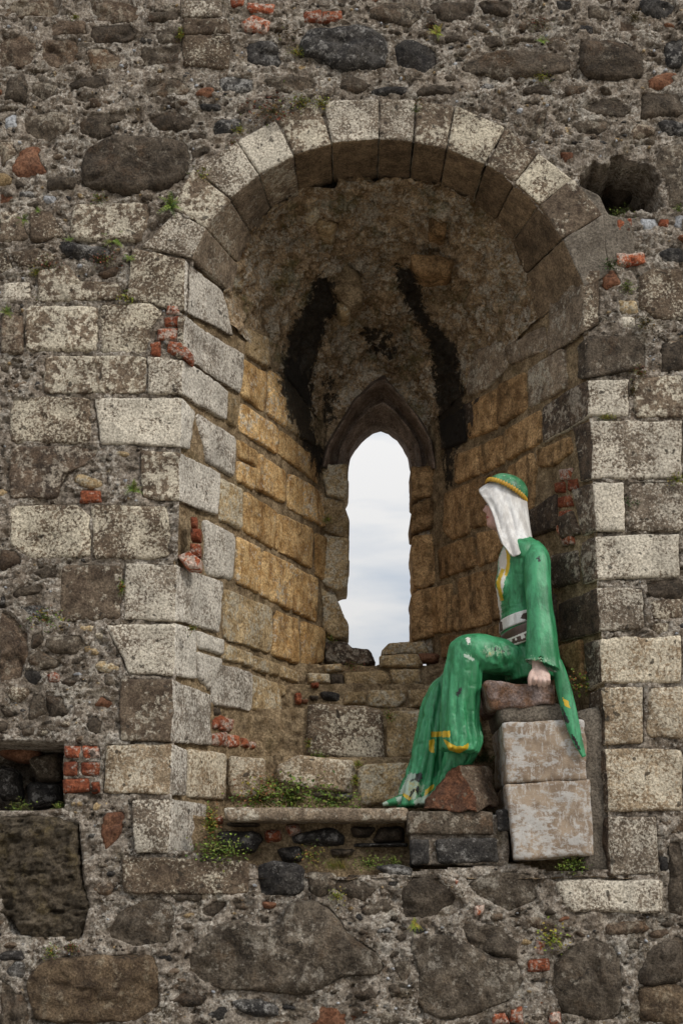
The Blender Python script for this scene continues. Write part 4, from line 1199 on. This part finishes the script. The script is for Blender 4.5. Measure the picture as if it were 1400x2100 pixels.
DPAINT = [(WHT, [(1032, 1123), (1041, 1138), (1037, 1166), (1029, 1217), (1024, 1226), (1019, 1200), (1024, 1166), (1022, 1148)]),
          (YEL, [(1036, 1124), (1045, 1140), (1044, 1162), (1039, 1182), (1033, 1180), (1038, 1155)]), (YEL, [(1027, 1163), (1036, 1166), (1027, 1197), (1031, 1231), (1025, 1232), (1017, 1196)]),
          (WHT, [(1014, 1205), (1021, 1212), (1027, 1250), (1024, 1300), (1020, 1300)]), (WHT, [(1014, 1140), (1020, 1135), (1019, 1165), (1013, 1175)]),
          (YEL, [(884, 1501), (904, 1500), (904, 1510), (884, 1512)]), (YEL, [(906, 1500), (922, 1499), (922, 1511), (907, 1512)]),
          (YEL, [(909, 1516), (920, 1522), (935, 1531), (950, 1530), (960, 1523), (959, 1535), (941, 1545), (920, 1538)]),
          (GRY, [(840, 1585), (858, 1590), (850, 1640), (818, 1628)]), (BLK, [(838, 1592), (864, 1585), (866, 1596), (848, 1610), (830, 1612)]), (YEL, [(872, 1620), (889, 1608), (888, 1616), (870, 1634)]), (YEL, [(822, 1622), (836, 1628), (846, 1634), (838, 1642), (826, 1632)]),
          (GRY, [(850, 1640), (890, 1625), (888, 1655), (850, 1656)]), (WHT, [(955, 1309), (962, 1308), (963, 1319), (959, 1320)]), (GRY, [(950, 1341), (962, 1345), (972, 1352), (968, 1355), (954, 1347)]), (BLK, [(936, 1420), (944, 1410), (946, 1414), (939, 1428)]),
          (YEL, [(880, 1518), (890, 1515), (889, 1545), (880, 1540)])]
at = paint_attrs(V, DPAINT, .45, [(1010, 1335, 60, 30, .52), (955, 1340, 30, 30, .42), (850, 1620, 40, 40, .62), (940, 1460, 40, 90, .30), (885, 1460, 30, 80, .36), (1030, 1220, 25, 60, .40), (1060, 1150, 60, 60, .22), (880, 1540, 30, 60, .42)])
mesh_obj('gown', V, Fc, G_DRESS, statue, at)
# sleeve with its bell cuff, and the hanging tail of the cuff
slv = loft([(1090, 1112, .06, 12, .03), (1096, 1128, .03, 23, .048), (1100, 1152, .01, 28, .055), (1102, 1200, -.01, 27, .055), (1106, 1250, -.03, 27, .052), (1109, 1295, -.045, 31, .056), (1110, 1330, -.05, 33, .062), (1112, 1352, -.05, 35, .066, .18), (1113, 1366, -.052, 38, .072, .3), (1112, 1362, -.052, 34, .066, .3), (1110, 1335, -.05, 25, .05, .2)], 56, 7, .004, .5)
tail = loft([(1141, 1356, -.05, 10, .03), (1147, 1380, -.06, 13, .028), (1156, 1420, -.068, 15, .02), (1168, 1470, -.072, 14, .016), (1181, 1515, -.074, 10, .013), (1196, 1552, -.074, 3, .006)], 28, 3, .004, .2)
V, Fc, N_ = fuse([slv, tail], .0042, 2)
V = V + N_*(fbm(V*np.array([1, 1, .35]), 18, 3, .5, 2.)*.006)[:, None]
at = paint_attrs(V, [(YEL, [(1152, 1430), (1164, 1438), (1168, 1452), (1158, 1448)]), (BLK, [(1152, 1452), (1158, 1464), (1166, 1480), (1161, 1484), (1154, 1470)]), (BLK, [(1169, 1504), (1176, 1512), (1191, 1540), (1185, 1538)]), (YEL, [(1166, 1526), (1174, 1532), (1186, 1542), (1174, 1540)]), (BLK, [(1101, 1144), (1105, 1142), (1107, 1150), (1103, 1150)]), (GRY, [(1078, 1352), (1100, 1358), (1140, 1378), (1120, 1374), (1090, 1364)])], .5,
                 [(1105, 1352, 45, 18, .52), (1165, 1470, 20, 70, .36), (1110, 1230, 30, 70, .30)])
mesh_obj('sleeve', V, Fc, G_DRESS, statue, at)
# belts
for (c1, c2, a, b, tl, mt, motif) in (((1068, 1264), (1068, 1288), 47, .150, -.24, P_WHITE, [((.05, .028, .02), [(1072, 1258), (1096, 1252), (1096, 1270), (1086, 1278), (1078, 1270), (1066, 1268)]), ((.05, .028, .02), [(1018, 1272), (1029, 1276), (1030, 1292), (1022, 1298), (1016, 1290)])]),
                                      ((1073, 1291), (1078, 1326), 52, .190, -.30, P_BELT, [(WHT, [(1036, 1312), (1090, 1290), (1091, 1293), (1038, 1315)]), (WHT, [(1045, 1323), (1092, 1308), (1092, 1311), (1050, 1326)])])):
    st = [(c1[0]+(c2[0]-c1[0])*q, c1[1]+(c2[1]-c1[1])*q, BY, a*.97 if q in (0, 1) else a, b*.97 if q in (0, 1) else b, tl) for q in (0, .12, .5, .88, 1)]
    V, Fc = loft(st, 260, sub=7)
    if mt is P_BELT:
        for (mx, my) in ((1047, 1314), (1057, 1311), (1071, 1305), (1086, 1299)):
            big = mx in (1071, 1086)
            for k in range(4 if big else 1):
                an = k*math.pi/2+.4; ox_, oy_ = (3.2*math.cos(an), 3.2*math.sin(an)) if big else (0, 0)
                motif.append((WHT, [(mx+ox_+2.1*math.cos(u), my+oy_+2.4*math.sin(u)) for u in np.linspace(0, 6.28, 9)[:-1]]))
    mesh_obj('belt', V, Fc, mt, statue, paint_attrs(V, motif, .17, spread=1.6))
# head and neck
LV = [(1000, 1012, 1066, .045), (1010, 1003, 1074, .058), (1020, 997, 1077, .066), (1028, 994.5, 1078, .069), (1034, 995.5, 1078, .069), (1042, 996, 1078, .068), (1050, 996.3, 1077, .066), (1058, 996.3, 1075, .063), (1066, 996.8, 1073, .059), (1074, 997, 1070, .053), (1079, 998.2, 1068, .048), (1083, 1004, 1068, .046), (1088, 1016, 1070, .047), (1096, 1026, 1074, .048), (1120, 1034, 1082, .055)]
lp = np.array(LV); pys = np.linspace(1000, 1120, 90)
fx = np.interp(pys, lp[:, 0], lp[:, 1]); bx = np.interp(pys, lp[:, 0], lp[:, 2]); bw = np.interp(pys, lp[:, 0], lp[:, 3])
for a_ in (fx, bx, bw): a_[1:-1] = (a_[:-2]+a_[1:-1]*2+a_[2:])/4
nose = np.interp(pys, [1028, 1034, 1040, 1046, 1049, 1052, 1054], [0, 1.5, 4.5, 9, 7.5, 2.5, 0]); lip = np.interp(pys, [1054, 1057, 1060, 1061, 1063, 1066, 1068], [0, 1.6, 1.8, .4, 1.9, 1.0, 0]); eye = np.interp(pys, [1029, 1034, 1039], [0, 1, 0]); chin = np.interp(pys, [1069, 1075, 1081], [0, 1.6, 0])
ns = 96; th = np.linspace(0, 2*math.pi, ns, endpoint=False); V = []
for i, py in enumerate(pys):
    cxp = fx[i]+(bx[i]-fx[i])*.55; af, ab = cxp-fx[i], bx[i]-cxp
    c, s_ = np.cos(th), np.sin(th)                       # theta = pi points to the face (left)
    rx_ = np.where(c < 0, af, ab); pxs = cxp + rx_*np.sign(c)*np.abs(c)**.9
    yy = bw[i]*np.sign(s_)*np.abs(s_)**.95; u = yy/.069
    front = (c < 0)
    pxs = pxs - front*(nose[i]*np.exp(-(u/.17)**2) + lip[i]*np.exp(-(u/.34)**2) + chin[i]*np.exp(-(u/.35)**2) - 2.2*eye[i]*np.exp(-((np.abs(u)-.42)/.2)**2))
    c0 = W(1036, py, BY); V.append(np.c_[c0[0]+(pxs-1036)*.00221, BY+yy, np.full(ns, c0[2])])
V = np.vstack(V); Fc = grid_faces(len(pys), ns, True)+[tuple(range(ns))[::-1]]
at = paint_attrs(V, [((.33, .08, .07), [(988, 1056.5), (998, 1058), (1003, 1060.5), (997, 1064), (990, 1065)]), ((.10, .06, .045), [(992, 1027.5), (1002, 1025.5), (1004, 1027), (994, 1029)])], .5, spread=1.2)
mesh_obj('head', V, Fc, P_SKIN, statue, at, fix=True)
for sgn in (-1, 1):
    c0 = W(999.5, 1034, BY+sgn*.030); a = np.linspace(0, math.pi, 9); b_ = np.linspace(0, 2*math.pi, 14, endpoint=False)
    V = np.array([c0+np.array([.009*math.sin(p)*math.cos(q), .011*math.sin(p)*math.sin(q), .0065*math.cos(p)]) for p in a for q in b_])
    mesh_obj('eye', V, grid_faces(9, 14, True), P_WHITE, statue, paint_attrs(V, [((.03, .02, .015), [(990, 1032), (998, 1032), (998, 1036), (990, 1036)])], .5, spread=1.0))
# veil
rowsF = np.array([(982, 1016, 1058, .035, 0), (990, 1003, 1066, .058, 0), (997, 991, 1071, .072, 0), (1004, 981.5, 1075, .080, 0), (1010, 983, 1077, .085, .35), (1020, 990, 1079, .089, .8), (1034, 1000.5, 1080, .092, .82), (1050, 1008, 1082, .095, .84), (1065, 1013, 1084, .098, .86), (1085, 1018, 1087, .110, .88), (1100, 1023, 1090, .130, .9), (1118, 1030, 1093, .160, .92), (1142, 1038, 1096, .182, .95)])
NC, NR = 70, 80; V = []
bot = lambda c: np.interp(c, [0, .12, .30, .42, .60, .78, 1.0], [1118, 1136, 1141, 1139, 1128, 1112, 1103])
for side in (-1, 1):
    for ci in range(NC):
        c = ci/(NC-1); c = c if side < 0 else 1-c
        pb = bot(c) if side < 0 else bot(c)-4
        for ri in range(NR):
            py = 982+(pb-982)*ri/(NR-1)
            fr_, bk, b, f = [np.interp(py, rowsF[:, 0], rowsF[:, k]) for k in (1, 2, 3, 4)]
            pxx = fr_+(bk-fr_)*c
            g = f+(1-f)*min(1, math.sqrt(c)*1.5); g = min(1, g*(1+.12*math.sin(math.pi*c)))
            yy = b*g*math.sqrt(max(0, 1-c**4))
            q = W(pxx, py, BY+side*yy)
            amp = np.interp(py, [990, 1030, 1060, 1140], [0, .0025, .005, .008])
            q[1] += side*amp*(math.cos(c*17+1.2*math.sin(py*.02))+.35*math.cos(c*31+2+.01*py))
            q[0] += .4*amp*math.sin(c*17)
            V.append(q)
V = np.array(V); Fc = grid_faces(2*NC, NR)
ob = mesh_obj('veil', V, Fc, P_WHITE, statue, {'wear': np.zeros(len(V))})
sm = ob.modifiers.new('thickness', 'SOLIDIFY'); sm.thickness = .006; sm.offset = 0
# cap and its beaded yellow rim
e1 = np.array([77, 0, -45.])/89.2; e2 = np.array([45, 0, 77.])/89.2; c0 = W(1037.5, 1008, BY); V = []
NA_, NB_ = 64, 26
for j in range(NB_):
    p = math.pi/2*j/(NB_-1)
    for i in range(NA_):
        t = 2*math.pi*i/NA_; r = math.cos(p)**.9
        q = c0 + e1*(.101*r*math.cos(t)) + np.array([0, .097*r*math.sin(t), 0]) + e2*(.078*math.sin(p)**1.05 + .004) + e1*.010*math.sin(p)
        V.append(q)
V = np.array(V); V = V + .0025*np.c_[fbm(V, 30, 3, .5, 1.), fbm(V, 30, 3, .5, 2.), fbm(V, 30, 3, .5, 3.)]
mesh_obj('cap', V, grid_faces(NB_, NA_, True)+[tuple(range(NA_))[::-1]], painted('patterned_green_paint', (.02, .14, .055), .4, (.10, .30, .16), wear=.8), statue, {'wear': np.full(len(V), .40)}, fix=True)
V = []; NA_ = 300
for i in range(NA_):
    t = 2*math.pi*i/NA_; d = e1*(.104*math.cos(t)) + np.array([0, .100*math.sin(t), 0]); n = d/np.linalg.norm(d); r = .0085*(1+.28*math.cos(t*44))
    for k in range(10):
        u = 2*math.pi*k/10; V.append(c0+d+n*r*.7*math.cos(u)+e2*r*1.25*math.sin(u))
V = np.array(V); f = [(i*10+k, i*10+(k+1) % 10, ((i+1) % NA_)*10+(k+1) % 10, ((i+1) % NA_)*10+k) for i in range(NA_) for k in range(10)]
mesh_obj('headband', V, f, P_GOLD, statue, {'wear': np.full(len(V), .35)}, fix=True)
# hand gripping the cap stone
parts = [loft([(1099, 1350, -.052, 10, .02), (1101, 1362, -.058, 11, .022), (1105, 1374, -.072, 15, .021), (1109, 1386, -.088, 18, .017), (1110, 1392, -.092, 17, .012)], 24)]
for i, (fxp, ln) in enumerate(((1095.5, 22), (1105, 25), (1114.5, 23.5), (1123, 19))):
    y0 = 1384+.9*i*(i > 1)
    parts.append(loft([(fxp-1, y0, -.088, 4.6, .010), (fxp, y0+7, -.102, 5.0, .0115), (fxp+.3, y0+ln*.55, -.104, 4.5, .0105), (fxp+.3, y0+ln*.85, -.092, 4.1, .009), (fxp+.2, y0+ln, -.080, 3.0, .007)], 16))
parts.append(loft([(1096, 1372, -.072, 5, .012), (1089, 1382, -.088, 5.2, .012), (1086, 1392, -.096, 4.8, .0105), (1086, 1402, -.092, 4.2, .009), (1087, 1406, -.088, 2.6, .006)], 16))
V, Fc, N_ = fuse(parts, .0021, 2)
mesh_obj('hand', V, Fc, painted('pale_skin_paint', (.50, .34, .29), .55, (.58, .43, .37), wear=0, bump=.2, dark_streak=.2), statue, {'wear': np.zeros(len(V))})
# pointed shoe
V, Fc, N_ = fuse([loft([(872, 1632, .24, 14, .036, 0), (852, 1634, .24, 14, .038), (828, 1639, .235, 12, .035), (804, 1645, .23, 8, .027), (784, 1650, .228, 3.5, .012)], 24)], .004, 2)
mesh_obj('shoe', V, Fc, G_DRESS, statue, paint_attrs(V, [(GRY, [(812, 1636), (822, 1634), (828, 1650), (818, 1652)]), (GRY, [(781, 1646), (792, 1642), (796, 1648), (784, 1652)])], .5, [(820, 1640, 50, 20, .45)]))

# ------------------------------------------------------------------ plants in the joints
def leaf_mat():
    t = NT('small_leaves'); c = t.attr('leaf', 'Color')
    c = t.mix(1.0, c, t.mix(t.ramp(t.noise(60, 3, .6), .3, .7), (.7, .7, .7), (1.25, 1.25, 1.2)), 'MULTIPLY')
    m = t.out(c, .6, None, .3)
    t.b.inputs['Subsurface Weight'].default_value = 0.0
    return m
ML = leaf_mat()
PAL = {'green': [(.10, .16, .018), (.17, .23, .035), (.05, .09, .012), (.13, .13, .03)], 'dark': [(.03, .07, .012), (.05, .10, .02), (.02, .045, .01)], 'yellow': [(.24, .26, .03), (.16, .21, .025), (.30, .22, .05)],
       'red': [(.20, .06, .035), (.14, .05, .03), (.10, .12, .02), (.16, .10, .03)], 'mixed': [(.12, .18, .02), (.20, .08, .03), (.08, .13, .02), (.22, .17, .03)], 'brown': [(.10, .065, .02), (.14, .09, .03), (.06, .045, .015), (.09, .09, .02)]}
prs = np.random.RandomState(11)
def plant(kind, px, py, sz, pal, label, y=None, sx=1.0, name=None, cat=None, n=None):
    if y is None: y = mortar_y(*W(px, py, 0)[[0, 2]])-.004; y = min(y, .02)-.008
    base = W(px, py, y); S = sz*.0037 if kind == 'fern' else sz*.0029; V, Fc, Cc = [], [], []
    def add(vs, fs, c):
        b = len(V); V.extend(vs); Fc.extend([tuple(i+b for i in f) for f in fs]); Cc.extend([np.array(c)*prs.uniform(.75, 1.25)]*len(vs))
    def col(): return PAL[pal][prs.randint(len(PAL[pal]))]
    def leaf(p, d, up, L, w, c):
        d = d/np.linalg.norm(d); s = np.cross(d, up); s /= max(np.linalg.norm(s), 1e-6); u = np.cross(s, d)
        add([p, p+d*L*.45+s*w+u*w*.4, p+d*L*.5-u*w*.15, p+d*L*.45-s*w+u*w*.4, p+d*L-u*L*.12], [(0, 1, 2), (0, 2, 3), (1, 4, 2), (2, 4, 3)], c)
    if kind == 'fern':
        for k in range(n or 15):
            a = prs.uniform(0, 6.283); out = prs.uniform(.35, 1.0)
            d = np.array([math.cos(a)*.9*sx, -out*.8, math.sin(a)*.75+.25]); d /= np.linalg.norm(d); L = S*prs.uniform(.6, 1.1); c = col()
            p = base + np.array([prs.uniform(-.1, .1)*S, 0, prs.uniform(-.1, .1)*S]); m_ = 7
            side = np.cross(d, [0, -1, .3]); side /= max(np.linalg.norm(side), 1e-6)
            for q in range(m_):
                f = q/m_; pp_ = p + d*L*f + np.array([0, 0, -.35*L*f*f]); ww = L*.20*(1-f*.8)
                for sg in (-1, 1): leaf(pp_, side*sg+d*.5, np.array([0, -1, .2]), ww, ww*.36, c)
    elif kind == 'grass':
        for k in range(n or 120):
            p = base + np.array([prs.normal()*S*.28*sx, prs.uniform(-.3, .3)*S*.3, prs.uniform(-.05, .05)*S]); d = np.array([prs.normal()*.45, -abs(prs.normal())*.5, 1]); leaf(p, d, np.array([1, 0, .1]), S*prs.uniform(.4, 1.0), S*.025, col())
    else:
        for k in range(n or 110):
            r = np.array([prs.normal()*.38*sx, 0, prs.normal()*.30])*S; hh = prs.uniform(.05, .5)*S*.7*math.exp(-(r[0]/(S*sx))**2-(r[2]/S)**2)
            p = base + r + np.array([0, -hh, 0]); d = np.array([prs.normal(), -abs(prs.normal())*.8-.2, prs.normal()*.7+.3]); L = S*prs.uniform(.10, .20)*(1 if kind == 'weed' else .8)
            L = min(max(L, .007), .02); leaf(p, d, np.array([0, -.6, .8]), L, L*.42, col()); q0 = base + np.array([prs.normal()*.05*S, .004, prs.normal()*.05*S]); add([q0, q0+np.array([.0016, 0, .001]), p], [(0, 1, 2)], (.07, .06, .02))
    o = mesh_obj(name or {'fern': 'fern', 'grass': 'grass_tuft', 'weed': 'weed', 'moss': 'moss_cushion'}[kind], V, Fc, ML, None, {'leaf': np.array(Cc)}, smooth=False, origin=base)
    return tag(o, label, cat or {'fern': 'fern', 'grass': 'grass', 'weed': 'wall plant', 'moss': 'moss'}[kind], 'small plants rooted in the wall joints', 'stuff' if kind == 'moss' else None)
for a in [
    ('fern', 350, 422, 27, 'green', 'largest bright green fern, at the left foot of the arch ring'),
    ('fern', 233, 492, 23, 'green', 'bright fern under the pale block left of the arch foot'),
    ('fern', 273, 1003, 19, 'green', 'small fern right of the lone red brick on the left wall'),
    ('fern', 48, 452, 16, 'green', 'little fern between two pale blocks near the left edge above the ashlar'),
    ('fern', 78, 432, 8, 'green', 'tiny green sprig on top of a pale block near the left edge'),
    ('fern', 142, 492, 9, 'green', 'tiny bright sprig below the wide pale block left of the arch'),
    ('fern', 265, 530, 14, 'green', 'thin green fern at the upper left corner of the arch springer block'),
    ('weed', 418, 360, 26, 'yellow', 'yellow green plant on the left haunch of the arch, between two arch stones'),
    ('weed', 205, 408, 16, 'mixed', 'low green plant with reddish leaves on the long pale block left of the arch'),
    ('weed', 660, 213, 22, 'yellow', 'bushy yellow green plant on the crown of the arch'),
    ('weed', 560, 228, 44, 'red', 'reddish clump spread along the upper left back of the arch', None, 1.5),
    ('weed', 618, 213, 24, 'yellow', 'yellow clump just left of the bush on the crown of the arch'),
    ('weed', 492, 268, 15, 'yellow', 'small yellow plant above the left upper arch stone'),
    ('weed', 478, 295, 13, 'red', 'reddish plant in the upper left arch joint'),
    ('weed', 857, 228, 24, 'green', 'green plant hanging in the joint right of the arch crown'),
    ('weed', 860, 210, 14, 'red', 'rusty tuft above the joint right of the arch crown'),
    ('fern', 897, 70, 19, 'yellow', 'yellowish fern in the rubble high above the arch, near a dark stone'),
    ('weed', 885, 55, 16, 'red', 'rusty moss just above the yellowish fern over the arch'),
    ('fern', 1112, 86, 15, 'green', 'small green fern above the wide dark stone at top right'),
    ('weed', 1105, 50, 22, 'red', 'rusty red clump in the mortar at the top right', None, 1.5),
    ('weed', 1110, 160, 18, 'yellow', 'flat yellow moss below the wide dark stone at top right', None, 1.3),
    ('weed', 1300, 35, 20, 'brown', 'brownish clump near the top right corner'),
    ('weed', 590, 75, 40, 'brown', 'big dry brown moss hanging in the gap at the top, beside red bricks', .03, .8),
    ('weed', 608, 108, 20, 'yellow', 'yellow moss below the dry brown moss at the top'),
    ('weed', 370, 70, 22, 'yellow', 'thin yellow plant left of the pale ashlar column at the top', None, .4),
    ('weed', 155, 37, 10, 'yellow', 'tiny yellow plant between brown stones in the top left corner'),
    ('weed', 213, 535, 26, 'red', 'rusty red plant under the ledge left of the arch springer', None, 1.2),
    ('weed', 100, 545, 22, 'red', 'rusty red plant on the broken block near the left edge', None, 1.4),
    ('weed', 75, 560, 13, 'yellow', 'yellow plant hanging below the rusty one near the left edge'),
    ('weed', 85, 617, 16, 'mixed', 'low clump on top of the upper left ashlar course', None, 1.3),
    ('weed', 262, 612, 22, 'yellow', 'yellow green plant on the ashlar joint below the arch springer', None, 1.2),
    ('fern', 14, 641, 14, 'green', 'bright sprig at the left edge above the dark upright stone'),
    ('weed', 250, 1205, 20, 'mixed', 'upright red and green plant in the vertical joint on the left ashlar', None, .35),
    ('weed', 96, 1270, 28, 'mixed', 'green and red spreading plant left of a pale square block', None, 1.4),
    ('weed', 394, 1290, 10, 'mixed', 'tiny plant at the corner of the left jamb'),
    ('weed', 40, 1655, 16, 'green', 'green plant on the sill of the dark square hole at the left', .05, 1.5),
    ('weed', 120, 1655, 12, 'green', 'small plant at the right end of the square hole sill', .03),
    ('weed', 105, 1953, 17, 'mixed', 'red and green plant above the big brown stone at bottom left'),
    ('weed', 147, 1943, 14, 'red', 'red plant right of a similar one at bottom left'),
    ('weed', 1130, 1925, 30, 'yellow', 'leafy yellow green plant above a red brick at bottom right'),
    ('fern', 851, 1896, 13, 'yellow', 'small yellow green sprig between two boulders at the bottom'),
    ('weed', 1160, 1775, 20, 'green', 'green plant at the foot of the pedestal, left one', None, 1.2),
    ('weed', 1180, 1772, 22, 'green', 'leafy green plant at the foot of the pedestal, right one'),
    ('weed', 1188, 1405, 32, 'mixed', 'red and green plant behind the sleeve beside the pedestal top', .1, 1.0),
    ('weed', 1298, 1035, 22, 'dark', 'dark cushion plant on the right jamb ashlar'),
    ('weed', 1385, 983, 18, 'yellow', 'yellow green plant in a joint at the right edge'),
    ('weed', 1318, 662, 24, 'brown', 'brown green plant beside the pale block right of the arch foot'),
    ('weed', 1300, 800, 18, 'brown', 'brown moss in the vertical joint of the right jamb', None, .6),
    ('weed', 1310, 765, 20, 'red', 'rusty moss at the top of the right jamb joint'),
    ('weed', 1245, 856, 13, 'yellow', 'thin yellow moss in the horizontal joint of the right jamb', None, 1.4),
    ('weed', 1285, 590, 18, 'green', 'green sprig below the brick on the right wall'),
    ('weed', 1275, 437, 18, 'green', 'bright green moss on the sill of the right hole', .02, 1.5),
    ('weed', 1390, 430, 12, 'green', 'green moss at the right edge beside a pale blue stone'),
    ('weed', 1250, 545, 20, 'dark', 'dark moss at the corner of the cement patch', None, 1.2),
    ('weed', 672, 1065, 14, 'yellow', 'yellow flowered plant on the left window jamb', 1.36),
    ('weed', 677, 1310, 13, 'mixed', 'small plant low on the left window jamb', 1.36),
    ('weed', 720, 1366, 20, 'red', 'pinkish stonecrop on the window sill', 1.1, 1.5),
    ('weed', 798, 1470, 18, 'mixed', 'red and green plant in the joint right of the big sill stone', .66, .7),
    ('weed', 728, 1600, 17, 'yellow', 'yellow green plant between the two lower sill stones', .42, .5),
    ('weed', 735, 1568, 10, 'yellow', 'tiny yellow tuft above the joint of the lower sill stones', .43),
    ('weed', 653, 1551, 14, 'green', 'bright green tuft at the foot of the big sill stone', .55),
    ('weed', 632, 1525, 14, 'mixed', 'reddish plant left of the big sill stone', .62, .5),
    ('moss', 600, 1634, 52, 'green', 'broad bright green cushion on the ledge slab', .25, 1.2, None, None, 420),
    ('moss', 535, 1638, 46, 'mixed', 'red and green cushion at the left of the ledge slab', .25, 1.2, None, None, 300),
    ('moss', 685, 1646, 40, 'green', 'flat green cushion on the middle of the ledge slab', .25, 1.6, None, None, 260),
    ('moss', 552, 1605, 22, 'mixed', 'small green and red plant behind the ledge slab', .38, .9, None, None, 140),
    ('moss', 433, 1690, 40, 'mixed', 'trailing plant hanging down the left end of the ledge', .02, .35, None, None, 260),
    ('moss', 450, 1745, 34, 'green', 'green cushion below the left end of the ledge', .0, 1.5, None, None, 330),
    ('moss', 640, 1755, 26, 'mixed', 'red edged green rosette plant under the ledge slab', .06, 1.1, None, None, 110),
    ('grass', 690, 1785, 26, 'yellow', 'fine grass tuft under the ledge slab', .03, 1.0),
    ('moss', 755, 1772, 22, 'green', 'bright green cushion right of the grass tuft under the ledge', .05, 1.4, None, None, 200),
    ('moss', 805, 1766, 16, 'green', 'small fresh green plant beside the black plinth blocks', .04, 1.0, None, None, 120),
    ('weed', 690, 1838, 15, 'yellow', 'yellow plant between boulders under the grass tuft'),
    ('grass', 985, 1565, 34, 'dark', 'dark leafy plant in the shade behind the loose rock', .34, 1.0, 'leafy_plant', 'plant'),
]:
    plant(*a)
